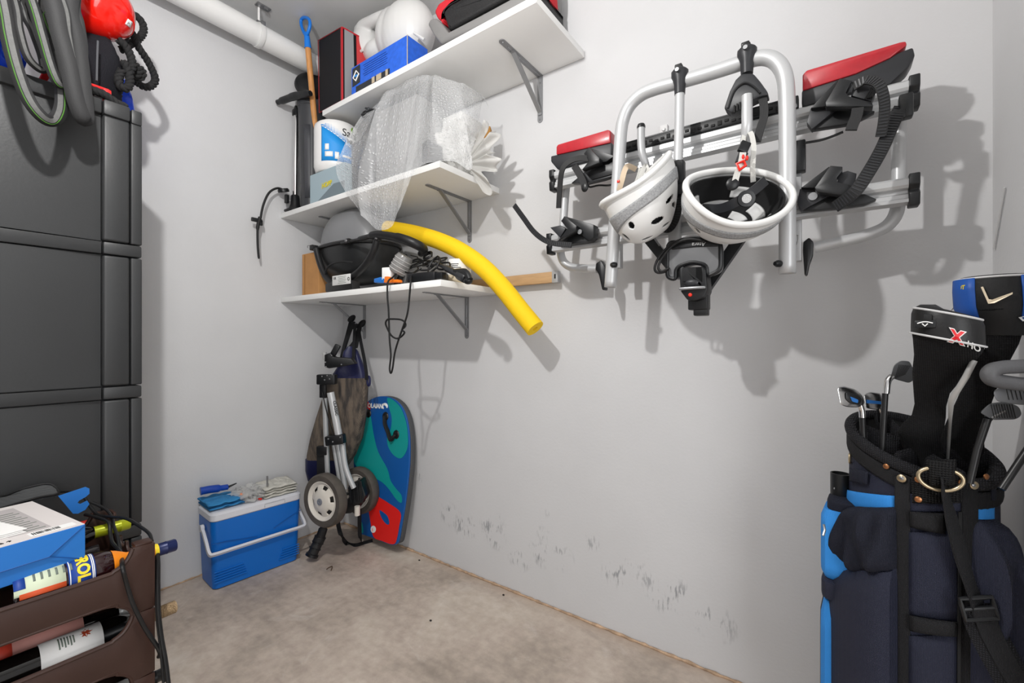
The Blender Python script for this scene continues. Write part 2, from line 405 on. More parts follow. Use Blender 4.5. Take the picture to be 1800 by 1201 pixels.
# front U tube
ux = [(1073, 505), (1078, 430), (1085, 330), (1091, 240), (1096, 210), (1107, 186), (1127, 167), (1152, 156), (1195, 144), (1250, 128), (1300, 112), (1335, 102), (1356, 104), (1371, 116), (1380, 138), (1383, 175), (1384, 250), (1384, 360), (1384, 481)]
up_ = sm(Y_(ux, yU), 5)
obj('hoop_tube', B().tube(up_, 0.0195, 20, caps=False), alu, t, solid=.003)
for a, b_ in ((1083, 466), (1372, 464)):
    q = PY(a, b_, yU-.012); obj('spring_button', B().lathe([(0, 0), (.009, 0), (.010, .012), (.006, .02), (0, .021)], q, (-.6, -.8, 0), 12), black, t)
# rear frame tube
yR = -0.13
rt = sm(Y_([(1580, 215), (1580, 290), (1579, 350), (1574, 378), (1558, 398), (1530, 411), (1490, 422), (1432, 436)], yR), 6)
obj('rear_tube', B().tube(rt, 0.0165, 16), alu, t)
rt = sm(Y_([(996, 320), (993, 350), (990, 390), (986, 430), (986, 448), (992, 462), (1005, 470), (1025, 472), (1050, 473)], yR), 6)
obj('rear_tube', B().tube(rt, 0.0165, 16), alu, t)
# wheel rails: doubled aluminium section
def rail(x0, x1, z, y, hgt=0.075):
    h2 = hgt/2; d = .03
    prof = [(0, 0), (-d, .003), (-d, .012), (-d+.004, .016), (-d+.004, .026), (-d+.012, .032), (-d+.012, .040), (-d, .044), (-d-.004, .052), (-d-.004, .068), (-d+.004, .075), (0, .075)]
    prof = [(a, b_*hgt/.075) for a, b_ in prof]
    r0 = [V((x0, y+a, z-h2+b_)) for a, b_ in prof]; r1 = [V((x1, y+a, z-h2+b_)) for a, b_ in prof]
    return B().loft([r0, r1])
yL = -0.175
zt, zb_ = PY(1596, 312, -.2).z, PY(1598, 357, -.2).z
obj('wheel_rail', rail(1.722, 2.785, (zt+zb_)/2, yL, zt-zb_), alu, t, smooth=25)
zu = (PY(1240, 233, -.2).z+PY(1240, 270, -.2).z)/2; hu = PY(1240, 233, -.2).z-PY(1240, 270, -.2).z
obj('wheel_rail', rail(1.735, 2.785, zu, yL, hu), alu, t, smooth=25)
for zz in ((zt+zb_)/2, zu):
    for x0, s_ in ((2.785, 1), (1.722 if zz < zu else 1.735, -1)):
        b = B().prism([V((x0, yL+.004, zz-.042)), V((x0, yL-.034, zz-.042)), V((x0, yL-.038, zz-.01)), V((x0, yL-.028, zz)), V((x0, yL-.038, zz+.012)), V((x0, yL-.038, zz+.04)), V((x0, yL+.004, zz+.04))], (s_*.022, 0, 0), .003)
        obj('end_cap', b, black, t)
# black notched strip on the upper rail
zs0, zs1 = PY(1240, 233, -.2).z, PY(1240, 214, -.2).z
x0, x1 = PY(1088, 262, -.2).x, PY(1404, 180, -.2).x
st = obj('track', B().box(((x0+x1)/2, -.196, (zs0+zs1)/2), (x1-x0, .03, zs1-zs0), bev=.003), black, t)
b = B()
for i in range(26):
    xx = lerp(x0+.02, x1-.03, i/25); b.box((xx, -.212, zs0+(zs1-zs0)*(.3+.08*(i % 3))), (.012, .004, .008 if i % 4 else .014), bev=.001)
obj('notches', b, blackm, st, stuff=True)
obj('bolt', B().lathe([(0, 0), (.011, 0), (.011, .004), (.006, .006), (0, .006)], PY(1393, 188, -.213), (0, -1, 0), 14), steel, st)
obj('groove_strip', B().box(((x0+x1)/2, -.2105, zs1-.004), (x1-x0-.01, .003, .0022)), dgrey, st)
# uprights joining the rails
for xa, (ya, yb2) in ((1400, (250, 460)), (1087, (285, 472))):
    p, q = PY(xa, ya, -.15), PY(xa, yb2, -.15)
    obj('upright', B().box(((p+q)/2).to_tuple(), (.026, .03, abs(p.z-q.z)), bev=.002), alud, t)
p, q = PY(1404, 250, -.17), PY(1404, 304, -.17)
obj('junction_box', B().box((p+q)/2, (.035, .035, abs(p.z-q.z)), bev=.004), black, t)
p = PY(1188, 300, -.2); q = PY(1185, 430, -.215)
obj('centre_post', B().box((p+q)/2, (.038, .03, abs(p.z-q.z)), bev=.004), alu, t)
# lights
def light(px0, px1, lab):
    z0 = 1.927
    xa, xb = PY(px0, 300, -.18).x, PY(px1, 300, -.18).x
    # housing
    n = 10
    R_ = px0 > 1200
    poly = [V((xa, 0, -.045)), V((xa+.004, 0, -.052)), V((xb-.05 if R_ else xb-.004, 0, -.052)), V((xb-.012 if R_ else xb, 0, -.02)), V((xb, 0, .005)), V((xb-.004, 0, .028)), V((xa+.01, 0, .0 if R_ else .012)), V((xa, 0, -.005))] if R_ else \
           [V((xa, 0, -.01)), V((xa+.03, 0, -.048)), V((xb-.004, 0, -.052)), V((xb, 0, -.045)), V((xb, 0, 0)), V((xa, 0, .012))]
    poly = [p+V((0, -.145, z0)) for p in poly]
    lt = obj('light_housing', B().prism(poly, (0, -.062, 0), .005), dgrey, t, label=lab)
    if R_: lp = [(xa+.002, -.008), (xb-.12, -.002), (xb-.05, .014), (xb-.016, .034), (xb-.018, .046), (xb-.03, .048), (xa+.012, .047), (xa+.002, .038)]
    else: lp = [(xa+.028, .008), (xb-.002, -.004), (xb-.002, .04), (xb-.012, .047), (xa+.036, .047), (xa+.028, .04)]
    obj('red_lens', B().prism([V((x, -.146, z0+z)) for x, z in lp], (0, -.066, 0), .004), redl, lt)
light(1410, 1606, 'large tail lamp with red lens'); light(974, 1080, 'tail lamp with red lens')
# clamp arms
def armclamp(x, y0, y1, y):
    p, q = PY(x, y0, y), PY(x, y1, y); h_ = (p.z-q.z); k = h_
    b = B()
    b.loft([[q+V((math.cos(a)*.016, math.sin(a)*.018, 0)) for a in [i*math.pi/6 for i in range(12)]],
            [q+V((math.cos(a)*.018, math.sin(a)*.02, k*.35)) for a in [i*math.pi/6 for i in range(12)]],
            [q+V((math.cos(a)*.026, math.sin(a)*.026, k*.58)) for a in [i*math.pi/6 for i in range(12)]],
            [q+V((math.cos(a)*.026, math.sin(a)*.026, k*.74)) for a in [i*math.pi/6 for i in range(12)]],
            [q+V((math.cos(a)*.02, math.sin(a)*.022, k*.8)) for a in [i*math.pi/6 for i in range(12)]]])
    o = obj('clamp', b, dgrey, t)
    obj('clamp_knob', B().box(q+V((0, 0, k*.84)), (.02, .018, k*.2), bev=.003).box(q+V((-.004, 0, k*.95)), (.022, .012, k*.12), bev=.003), black, o)
    obj('clamp_bolt', B().lathe([(0, 0), (.006, 0), (.006, .01), (0, .01)], q+V((0, -.024, k*.66)), (0, -1, 0), 10), steel, o)
yA = yU-.012
armclamp(1195, 113, 166, yA); armclamp(1313, 74, 131, yA)
obj('arm_tube', B().tube([PY(1195, 160, yA), PY(1194, 220, yA), PY(1192, 284, yA)], .0145, 16), alu, t)
def strap(parent, pts, y, wd, nrib=0, th=.0025, name='strap', ys=None):
    P = sm([PY(a, b_, (ys[i] if ys else y)) for i, (a, b_) in enumerate(pts)], 8)
    # strap lies flat to the wall side: wide in the plane of the drawing
    o = obj(name, B().tube(P, th, 4, ry=wd/2, up=(0, 1, 0), sq=True), rubber, parent, smooth=30)
    if nrib:
        b = B(); n = len(P); fr = frames(P, up=(0, 1, 0)); acc = 0; step = .0075
        for i in range(n-1):
            L_ = (P[i+1]-P[i]).length; s_ = step-acc
            while s_ < L_:
                p = lerp(P[i], P[i+1], s_/L_); T, A, Bn = fr[i]
                b.box(p-A*0.003*1.0, (wd*.8, .002, .0032), rot=rotm(Bn, y=A), bev=0); s_ += step
            acc = (acc+L_) % step
        obj('teeth', b, dgrey, o, stuff=True)
    return o
q0, q1 = PY(1194, 284, yA-.003), PY(1193, 325, yA-.003)
obj('strap_buckle', B().box((q0+q1)/2, (.034, .03, abs(q0.z-q1.z)), bev=.004).box(q1+V((0, 0, -.004)), (.03, .024, .06), bev=.003), black, t)
strap(t, [(1192, 328), (1191, 362), (1187, 385), (1177, 401), (1166, 400), (1159, 388)], yA, .026, 1, ys=[yA, yA, yA+.005, yA+.015, yA+.03, yA+.04])
# second arm with the wide triangular jaw
body = Y_([(1304, 128), (1324, 128), (1336, 142), (1349, 160), (1351, 167), (1337, 169), (1320, 177), (1286, 199), (1272, 190), (1282, 160), (1292, 140)], yA-.022)
jw = obj('clamp_jaw', B().prism(body, (0, .044, 0), .006), dgrey, t)
b = B()
for i in range(6):
    p = PY(1291+i*5.0, 192-i*2.6, yA-.025); b.box(p, (.004, .008, .022), bev=.001)
obj('jaw_teeth', b, blackm, jw, stuff=True)
obj('jaw_ridge', B().tube(sm(Y_([(1279, 190), (1290, 160), (1308, 146), (1324, 152), (1336, 164)], yA-.024), 5), .0035, 6), black, jw)
obj('arm_tube', B().tube(sm([PY(1313, 168, yA-.02), PY(1313, 205, yA-.02), PY(1313, 226, yA-.018), PY(1309, 254, yA-.005)], 5), [.0145]*12+[.013]*3+[.009], 16), alu, t)
strap(t, [(1339, 164), (1343, 190), (1342, 208), (1336, 228), (1330, 250)], yA-.01, .021, 0)
# third arm end, a bent tube with black cap
P3 = sm([PY(1127, 224, yA), PY(1127, 250, yA), PY(1129, 270, yA), PY(1135, 290, yA+.01), PY(1137, 305, yA+.03)], 5)
at = obj('arm_tube', B().tube(P3, .0125, 16), alud, t)
obj('tube_cap', B().lathe([(.0135, 0), (.0138, .006), (.011, .013), (0, .016)], P3[0]+V((0, 0, -.003)), (0, 0, 1), 14), black, at)
# wheel holders: folded black plates
def plate(parent, pts, y, d, m=None, name='holder_plate', bev=.0015):
    return obj(name, B().prism(Y_(pts, y), (0, d, 0), bev), m or black, parent, smooth=30)
hd = plate(t, [(1476.6, 137.5), (1498, 141.6), (1490, 156), (1487, 163), (1492, 169), (1533, 180), (1535, 187), (1452, 187.5), (1451, 180)], -.29, .03, name='wheel_holder')
plate(hd, [(1473, 139), (1425, 190), (1451, 187), (1474, 150)], -.262, .05)
plate(hd, [(1425, 190), (1476, 187), (1427, 227), (1418, 215)], -.245, .03, dgrey)
plate(hd, [(1427, 227), (1478, 188), (1538, 195), (1516, 207), (1490, 217)], -.235, .025)
plate(hd, [(1500, 152), (1530, 145), (1540, 160), (1532, 178), (1496, 168)], -.27, .04, dgrey)
b = B()
for i in range(4): b.tube(Y_([(1521+i*4, 174-i), (1532+i*3, 154+i*2)], -.276), .0022, 5)
obj('ridges', b, blackm, hd, stuff=True)
strap(hd, [(1508, 190), (1505, 205), (1499, 220), (1496, 229)], -.285, .025, 0, th=.004, name='lever')
strap(hd, [(1500, 152), (1510, 146), (1521, 141), (1534, 142), (1545, 148), (1551, 161), (1555, 184), (1553, 213), (1548, 240)], -.3, .022, 1, ys=[-.28, -.285, -.29, -.3, -.31, -.31, -.3, -.29, -.28])
hd2 = plate(t, [(1460, 291), (1481, 293), (1481, 300), (1471, 312), (1472, 320), (1504, 328), (1500, 338), (1488, 344), (1436, 337), (1432, 330)], -.29, .03, name='wheel_holder')
plate(hd2, [(1458, 292), (1408, 330), (1433, 330), (1456, 302)], -.262, .05)
plate(hd2, [(1406, 332), (1430, 331), (1460, 343), (1408, 371), (1401, 356)], -.245, .03, dgrey)
plate(hd2, [(1408, 371), (1460, 343), (1520, 341), (1541, 350), (1520, 359), (1470, 366)], -.235, .025)
plate(hd2, [(1474, 305), (1490, 300), (1506, 305), (1502, 330), (1472, 322)], -.27, .04, dgrey)
obj('pivot', B().lathe([(0, 0), (.011, 0), (.011, .006), (0, .006)], PY(1429, 346, -.246), (0, -1, 0), 14), steel, hd2)
strap(hd2, [(1584, 188), (1570, 216), (1550, 262), (1526, 304), (1502, 338), (1468, 364)], -.29, .03, 1, ys=[-.24, -.26, -.28, -.3, -.305, -.27])
q = PY(1592, 188, -.235); obj('strap_hook', B().box(q, (.028, .03, .06), bev=.005).box(q+V((-.02, -.005, -.02)), (.04, .026, .026), bev=.005), black, hd2)
hd3 = plate(t, [(1035, 259), (1053.5, 277.5), (1053.5, 286), (1023.6, 297.4), (1035, 283), (1026, 270)], -.28, .03, name='wheel_holder')
plate(hd3, [(1035, 259), (1080, 274), (1066, 284), (1053, 286)], -.255, .04)
plate(hd3, [(1023, 298), (1053, 287), (1080, 282), (1084, 304), (1040, 316), (1028, 303)], -.24, .03)
plate(hd3, [(1004, 322), (1030, 300), (1078, 309), (1060, 315), (1030, 322)], -.235, .025, dgrey)
strap(hd3, [(1035, 279), (1020, 278), (1005, 282), (993, 291), (987, 304), (984, 330), (982, 366)], -.28, .02, 0, ys=[-.275, -.285, -.295, -.3, -.3, -.29, -.28])
strap(hd3, [(1010, 292), (1018, 305), (1025, 318), (1028, 328)], -.28, .024, 0, th=.005, name='lever')
q = PY(1028, 329, -.28); obj('lever_tip', B().ball(q, (.014, .007, .018)), black, hd3)
hd4 = plate(t, [(992, 380), (1013.6, 397), (1012, 406), (982, 422), (997, 402), (986, 388.5)], -.28, .03, name='wheel_holder')
plate(hd4, [(992, 380), (1043.5, 395), (1043.5, 417), (1035, 423.5), (1012, 406)], -.255, .04)
plate(hd4, [(967, 400), (985, 396), (994, 402), (984, 418)], -.27, .035, dgrey)
plate(hd4, [(978, 424), (1012, 407), (1038, 424), (1000, 430)], -.24, .03)
strap(hd4, [(904, 361), (920, 383), (937, 406), (955, 421), (974, 428), (1005, 431)], -.27, .02, 1, ys=[-.27, -.275, -.28, -.28, -.275, -.26])
obj('pivot', B().lathe([(0, 0), (.009, 0), (.009, .006), (0, .006)], PY(1020, 408, -.26), (0, -1, 0), 12), steel, hd4)
# wing knobs on the frame ends
for x, ys_ in ((1418, (417, 440, 484)), (1056, (457, 475, 510))):
    s_ = 1 if x > 1200 else -1
    pts = [(x-6, ys_[0]+8), (x+4, ys_[0]), (x+12*s_ if s_ > 0 else x+2, ys_[0]+8), (x+11, ys_[1]+8), (x+5, ys_[1]+24), (x+1, ys_[2]), (x-4, ys_[2]), (x-7, ys_[1])]
    if s_ < 0: pts = [(x-9, ys_[0]+6), (x, ys_[0]), (x+8, ys_[0]+14), (x+7, ys_[2]), (x+2, ys_[2]), (x-4, ys_[1]+8), (x-10, ys_[1]-2)]
    obj('wing_knob', B().prism(Y_(pts, yR-.03), (0, .03, 0), .004), black, t)
obj('safety_pin', B().tube(sm(Y_([(1396, 415), (1402, 415), (1402, 424), (1398, 431)], yU+.02), 5), .0025, 6), chrome, t)
# tow-ball coupling
yC = -0.27
for pts in ([(1122, 398), (1178, 466)], [(1318, 395), (1240, 508)]):
    P = Y_(pts, -.22); obj('diagonal_brace', B().tube(P, .013, 4, ry=.016, up=(0, 1, 0), sq=True), black, t)
P = Y_([(1139, 404), (1160, 432)], -.236); obj('brace_slot', B().tube(P, .003, 4, ry=.003, up=(0, 1, 0), sq=True), steel, t)
def rr(pts, r=6, n=4):
    """round the corners of a pixel polygon"""
    out = []; N = len(pts)
    for i in range(N):
        a, b_, c = V(pts[i-1]), V(pts[i]), V(pts[(i+1) % N]); u, w_ = (a-b_), (c-b_)
        k = min(r, u.length*.45, w_.length*.45); u = b_+u.normalized()*k; w_ = b_+w_.normalized()*k
        for j in range(n+1):
            s_ = j/n; out.append(((1-s_)**2*u+2*s_*(1-s_)*b_+s_*s_*w_).to_tuple())
    return out
cb = obj('coupling_cover', B().prism(Y_(rr([(1175, 428), (1266, 427), (1265, 474), (1242, 484), (1240, 466), (1216, 461), (1190, 471), (1190, 490), (1174, 486)], 8), yC-.05), (0, .06, 0), .004), cgrey, t, label='grey coupling cover')
obj('cover_rim', B().tube(Y_(rr([(1174, 426), (1267, 426), (1267, 474), (1243, 487), (1243, 466), (1216, 460), (1188, 470), (1188, 492), (1173, 488)], 10), yC-.048), .0065, 8, closed=True), black, cb)
obj('cover_band', B().prism(Y_(rr([(1177, 428), (1215, 420), (1264, 427), (1262, 433), (1220, 434), (1180, 439)], 3), yC-.054), (0, .02, 0), .002), black, cb)
q = PY(1241, 425.5, yC-.0565); text('Atera', .017, flat(q, (-1, 0, 0.06), (0, 0, -1)), mat('silver_ink', 'bfbfbf', .4), cb, shear=.2)
cp = obj('coupling_jaw', B().prism(Y_(rr([(1193, 472), (1202, 467), (1202, 500), (1232, 500), (1232, 466), (1240, 472), (1243, 510), (1236, 524), (1222, 529), (1208, 528), (1196, 512)], 4), yC-.07), (0, .07, 0), .004), black, t)
obj('roller', B().tube(Y_([(1202, 485), (1233, 485)], yC-.05), .011, 14), dgrey, cp)
b = B()
for i in range(4): b.lathe([(.0118, -.001), (.0132, 0), (.0118, .001)], PY(1225+i*1.7, 485, yC-.05), (1, 0, 0), 14)
obj('spring', b, mat('brass_spring', 'a08a5c', .35, .8), cp, stuff=True)
obj('jaw_plate', B().box(PY(1217, 507, yC-.076), (.074, .014, .008), bev=.002), steel, cp)
obj('jaw_dome', B().ball(PY(1218, 498, yC-.055), (.03, .02, .016)), dgrey, cp)
obj('red_indicator', B().lathe([(0, 0), (.0062, 0), (.005, .004), (0, .005)], PY(1213.5, 518.5, yC-.0685), (0, -1, 0), 14), mat('red_plastic', 'e0301e', .35), cp)
obj('tail_block', B().box(PY(1229, 531, yC-.02), (.056, .045, .05), bev=.004), black, t)
obj('plug', B().box(PY(1233, 548, yC-.02), (.04, .036, .026), bev=.004), black, t)
for k, pts in enumerate(([(1262, 428), (1230, 418), (1205, 419), (1180, 430), (1160, 450), (1151, 470), (1155, 479), (1168, 478), (1176, 470)], [(1240, 424), (1210, 421), (1185, 430), (1165, 452), (1157, 470), (1163, 477), (1176, 472)])):
    obj('cable_loop', B().tube(sm(Y_(pts, yC-.055-.008*k), 6), .0042, 8), cable, t)
for pts in ([(1085, 322), (1070, 326), (1052, 326), (1037, 329), (1034, 325)], [(1482, 232), (1460, 241), (1440, 247), (1416, 251)]):
    obj('lamp_cable', B().tube(sm(Y_(pts, -.2), 5), .0035, 6), cable, t)
# screw eye on the wall above the strip
tag(obj('wall_plug', B().box(PY(1167, 228, -.006), (.03, .012, .034), bev=.003).lathe([(0, 0), (.008, 0), (.006, .008), (0, .009)], PY(1167, 228, -.012), (0, -1, 0), 12), mat('clear_plastic', 'd8d8d8', .3)), 'small clear plastic wall fixing with screw above carrier rail', 'fixing')

# ================================================================ the two helmets
hw = mat('helmet_white', 'e6e6e4', 0.32, coat=0.2); hg = mat('helmet_grey', '9b9c9d', 0.7, var=0.25, vscale=220)
hwb = mat('helmet_dull_white', 'c9c9c8', 0.5); foam = mat('black_foam', '131314', 0.9); padg = weave('grey_pad', 'b4b5b5', 500, 0.9, 0.4)
strw = weave('white_strap', 'd6d5d0', 700, 0.85, 0.4)
def helmet(center, xl, zd, label, size=(.148, .106, .15), vents=(), shear=0.0):
    """xl = nose direction, zd = crown direction"""
    M = rotm(xl, z=zd); c = V(center); a, b_, h_ = size
    t = thing('bike_helmet', label, 'helmet', c, 'white bike helmets hanging on the carrier')
    def rimz(u): return -.008-.013*math.cos(2*u)*(.7+.3*math.cos(u))-.008*math.cos(u)   # brow and neck lower than temples
    def S(u, v, off=0.0):
        """u round, v 0 (rim) .. 1 (crown)"""
        ph = v*math.pi/2; cs, sn = math.cos(ph)**.85, math.sin(ph)**.92
        p = V(((a+off)*cs*math.cos(u)*(1.0-.04*math.cos(u)), (b_+off)*cs*math.sin(u), (h_+off)*sn+rimz(u)*(1-v)**1.5))
        p.x += shear*h_*sn**1.4*cs**.5
        return c+M @ p
    n, m = 144, 40
    def hole(u, v):
        for (u0, v0, du, dv, tl) in vents:
            x = ((u-u0+math.pi) % (2*math.pi)-math.pi); y = v-v0
            X_ = x*math.cos(tl)+y*math.sin(tl)*2.2; Y2 = -x*math.sin(tl)/2.2+y*math.cos(tl)
            if (X_/du)**2+(Y2/dv)**2 < 1: return True
        return False
    def part(v0, v1, off, mm, name, holes=True, th=None, par=t):
        n = 320 if holes else 144; rows = 96 if holes else 40; B_ = B()
        vs = [S(2*math.pi*i/n, lerp(v0, v1, j/rows), off) for j in range(rows+1) for i in range(n)]; fs = []
        for j in range(rows):
            for i in range(n):
                if holes and hole(2*math.pi*(i+.5)/n, lerp(v0, v1, (j+.5)/rows)): continue
                k = (i+1) % n; fs.append((j*n+i, j*n+k, (j+1)*n+k, (j+1)*n+i))
        B_.add(vs, fs); return obj(name, B_, mm, par, solid=th)
    sh = part(0.0, 0.995, 0, hw, 'shell', th=.006)
    def bandlim(u): return .12+.05*math.cos(2*u)
    bd = B()
    bd.grid(lambda i, j: S(2*math.pi*i, lerp(.13+.02*math.cos(4*math.pi*i), .26+.06*math.cos(4*math.pi*i)+.03*math.sin(6*math.pi*i), j), .0045), n, 6, True)
    obj('grey_band', bd, hg, t, solid=.003)
    rim = [S(2*math.pi*i/n, .0, .001) for i in range(n)]
    obj('rim', B().tube(rim, .0095, 10, closed=True), hw, t)
    inner = part(0.03, 0.97, -.016, foam, 'foam_liner', holes=False, th=.004)
    # lining pads
    for k, (u0, v0, lu, lv) in enumerate([(0.5, .35, .35, .1), (-.5, .35, .35, .1), (2.2, .3, .3, .1), (-2.2, .3, .3, .1), (1.4, .55, .5, .09), (-1.4, .55, .5, .09), (3.1, .5, .4, .1), (0.1, .6, .4, .1), (2.7, .75, .5, .08), (-0.6, .78, .6, .08)]):
        bb = B().grid(lambda i, j: S(u0+(i-.5)*lu*2, v0+(j-.5)*lv*2, -.0245+.004*(1-(2*i-1)**4)*(1-(2*j-1)**4)), 9, 6)
        obj('pad', bb, padg if k % 2 else MATS['helmet_dull_white'], t, solid=.006)
    return t, S, M
hv = [(1.9, .37, .20, .032, 0), (-1.9, .37, .20, .032, 0), (0.55, .35, .10, .05, .3), (-0.55, .35, .10, .05, -.3), (0, .45, .12, .07, 0), (math.pi, .42, .13, .06, 0), (2.2, .5, .22, .035, .5), (-2.2, .5, .22, .035, -.5), (1.35, .5, .25, .045, .3), (-1.35, .5, .25, .045, -.3), (1.75, .70, .32, .035, .2), (-1.75, .70, .32, .035, -.2), (.6, .68, .3, .04, .2), (-.6, .68, .3, .04, -.2)]
# helmet seen from its side, crown down to the right
dv = (ray(1115, 340)).normalized()
def imgdir(dx, dy): return (RT*dx-UP*dy)
e1 = imgdir(1060-1178, 380-272).normalized(); cz = imgdir(.62, .74).normalized()
h1, S1_, M1_ = helmet(PY(1120, 325, -.385), e1+dv*-.1, cz+dv*.10, 'white helmet hanging sideways from the left hoop arm', size=(.124, .104, .160), vents=hv, shear=.5)
# helmet whose open underside faces the room
n2 = (UP*.66-dv*.75).normalized(); e2 = imgdir(-1, .12).normalized()
h2, S2_, M2_ = helmet(PY(1292, 345, -.385), e2, -n2, 'white helmet with its open underside showing dial and red buckle', size=(.143, .112, .128), vents=hv)
# retention dial and cradle of the second helmet
c2 = PY(1311, 350, -.41)
cr = obj('cradle', B().tube(sm([PY(1236, 366, -.36), PY(1268, 366, -.40), PY(1300, 352, -.415), PY(1325, 335, -.40), PY(1345, 318, -.37)], 6), .004, 4, ry=.012, up=tuple(-dv), sq=True), dgrey, h2)
dl = obj('dial', B().lathe([(.0, 0), (.021, 0), (.022, .004), (.021, .010), (.013, .011), (.0125, .009), (0, .009)], c2, -dv+UP*.15, 24), black, h2)
obj('dial_cap', B().lathe([(0, .0085), (.012, .0085), (.0118, .0105), (0, .0115)], c2, -dv+UP*.15, 20), mat('speckled_grey', 'b9b9b9', .7, var=.3, vscale=400), dl)
c3 = PY(1287, 325, -.40); obj('strap_anchor', B().lathe([(0, 0), (.016, 0), (.017, .01), (.012, .014), (0, .014)], c3, -dv+UP*.3, 18), black, h2)
# chin straps up to the arm
def ribbon(parent, pts, y, wd, m, name='chin_strap', th=.0012, ys=None, tw=None):
    P = sm([PY(a, b_, ys[i] if ys else y) for i, (a, b_) in enumerate(pts)], 6)
    return obj(name, B().tube(P, th, 4, ry=wd/2, up=tuple(tw) if tw else tuple(-dv), sq=True), m, parent, smooth=30)
ribbon(h2, [(1291, 322), (1296, 305), (1302, 290), (1306, 268)], -.41, .016, strw)
ribbon(h2, [(1324, 320), (1323, 290), (1325, 262), (1322, 240), (1318, 232)], 0, .013, strw, ys=[-.37, -.385, -.36, -.33, -.315])
ribbon(h2, [(1300, 300), (1303, 270), (1306, 250), (1308, 238)], 0, .012, strw, ys=[-.40, -.36, -.33, -.315])
for nm, (a0, b0), (a1, b1), wd, m_ in (('buckle_clip', (1304, 268), (1312, 250), .026, black), ('buckle', (1300, 288), (1307, 268), .024, dgrey)):
    p, q = PY(a0, b0, -.405), PY(a1, b1, -.395)
    obj(nm, B().box((p+q)/2, (wd, .012, (p-q).length), rot=rotm((q-p).cross(dv), z=q-p), bev=.003), m_, h2)
p, q = PY(1301, 292, -.412), PY(1306, 281, -.41); redb = mat('red_buckle', 'e02a1c', .35)
bx = obj('red_slider', B().tube([PY(*k, -.413) for k in ((1295, 288), (1308, 283), (1311, 291), (1300, 299))], .0042, 6, closed=True), redb, h2)
for k in ((1306, 276), (1313, 278)): obj('red_release', B().ball(PY(*k, -.409), (.004, .004, .007)), redb, h2)
# brand badge on the second helmet: dark oval with a yellow mark
b = B(); q = PY(1340, 402, -.47)
def onshell(px, py): return px
u0 = None
import itertools
def nearest(S, px, py):
    best = None
    for i in range(96):
        for j in range(2, 30):
            u, v = 2*math.pi*i/96, j/32; p = S(u, v, .004); d = p-CAM; k = d.dot(FW)
            x, y = 900+FPX*d.dot(RT)/k, 600.5-FPX*d.z/k; e = (x-px)**2+(y-py)**2+ (k*60)**2*.002
            if best is None or e < best[0]: best = (e, u, v)
    return best[1], best[2]
u0, v0 = nearest(S2_, 1332, 388)
bd = obj('badge', B().grid(lambda i, j: S2_(u0+(i-.5)*.26, v0+(j-.5)*.16, .0052), 8, 5), black, h2, solid=.001)
u0, v0 = nearest(S2_, 1333, 396)
obj('badge_mark', B().grid(lambda i, j: S2_(u0+(i-.5)*.11, v0+(j-.5)*.07, .0062), 4, 4), mat('yellow_ink', 'd8c22a', .5), bd)
# first helmet: straps and tan buckle
ribbon(h1, [(1123, 322), (1128, 305), (1134, 292), (1138, 300), (1137, 312)], -.36, .014, strw, ys=[-.40, -.37, -.33, -.34, -.38])
ribbon(h1, [(1112, 335), (1122, 312), (1126, 296)], -.38, .013, strw, ys=[-.40, -.37, -.33])
ribbon(h1, [(1088, 335), (1093, 318), (1098, 300), (1104, 292), (1118, 298)], -.4, .016, mat('tan_strap', 'cdb9a0', .8), ys=[-.42, -.42, -.41, -.39, -.36])
obj('red_tab', B().box(PY(1087, 319, -.425), (.008, .005, .008), bev=.001), redb, h1)
# ================================================================ golf bag in the right corner
GC = V((2.79, -0.318, 0)); gd = V((GC.x-CAM.x, GC.y-CAM.y, 0)); gdist = gd.length; gd.normalize()
ger = V((gd.y, -gd.x, 0)); gec = -gd
GR = 0.131
def BG(phi, r, z): return GC+(ger*math.sin(phi)+gec*math.cos(phi))*r+V((0, 0, z))
def PC(px, py, r):
    """where the line of sight meets the upright cylinder of radius r about the bag's axis"""
    d = ray(px, py); o = CAM-GC; a = d.x**2+d.y**2; b_ = o.x*d.x+o.y*d.y; c = o.x**2+o.y**2-r*r; k = b_*b_-a*c
    t_ = (-b_-math.sqrt(max(k, 0)))/a
    if k < 0: t_ = -b_/a
    return CAM+d*t_
def polar(p): q = p-GC; return math.atan2(q.dot(ger), q.dot(gec)), p.z
def quad(c4, s_, t_):
    (ax, ay), (bx_, by), (cx, cy), (dx, dy) = c4      # tl tr br bl
    return (lerp(lerp(ax, bx_, s_), lerp(dx, cx, s_), t_), lerp(lerp(ay, by, s_), lerp(dy, cy, s_), t_))
def gpatch(name, c4, r, m, parent, th=.003, nu=10, nv=10, bul=0.0, label=None, pw=4):
    """patch on the bag given by four view corners taken on the cylinder, in polar bag coordinates"""
    P4 = [polar(PC(x, y, r)) for x, y in c4]
    def fn(s_, t_):
        ph, z = quad(P4, s_, t_); k = (1-abs(2*s_-1)**pw)*(1-abs(2*t_-1)**pw)
        return BG(ph, r+bul*k, z)
    return obj(name, B().grid(fn, nu, nv), m, parent, solid=th, label=label)
navy = weave('navy_ripstop', '232534', 900, 0.6, 0.5, '3a3e50'); navyd = weave('dark_navy_cloth', '20222d', 700, 0.8, 0.4)
sky = weave('sky_blue_ripstop', '2d86d8', 800, 0.65, 0.35, '4a9be4'); mesh_ = weave('black_mesh', '18181a', 500, 0.8, 0.7, '35353a')
knit = weave('black_knit', '151516', 600, 0.9, 0.6, '242426'); brass = mat('antique_brass', 'b9a98c', 0.32, 0.9); bronze = mat('bronze_rivet', 'a9754f', 0.35, 0.9)
t = thing('golf_bag', 'navy golf cart bag with sky blue panels and black shoulder strap', 'golf bag', GC)
def rimz(phi): return 0.962-.036*math.cos(phi)-.036*math.sin(phi)
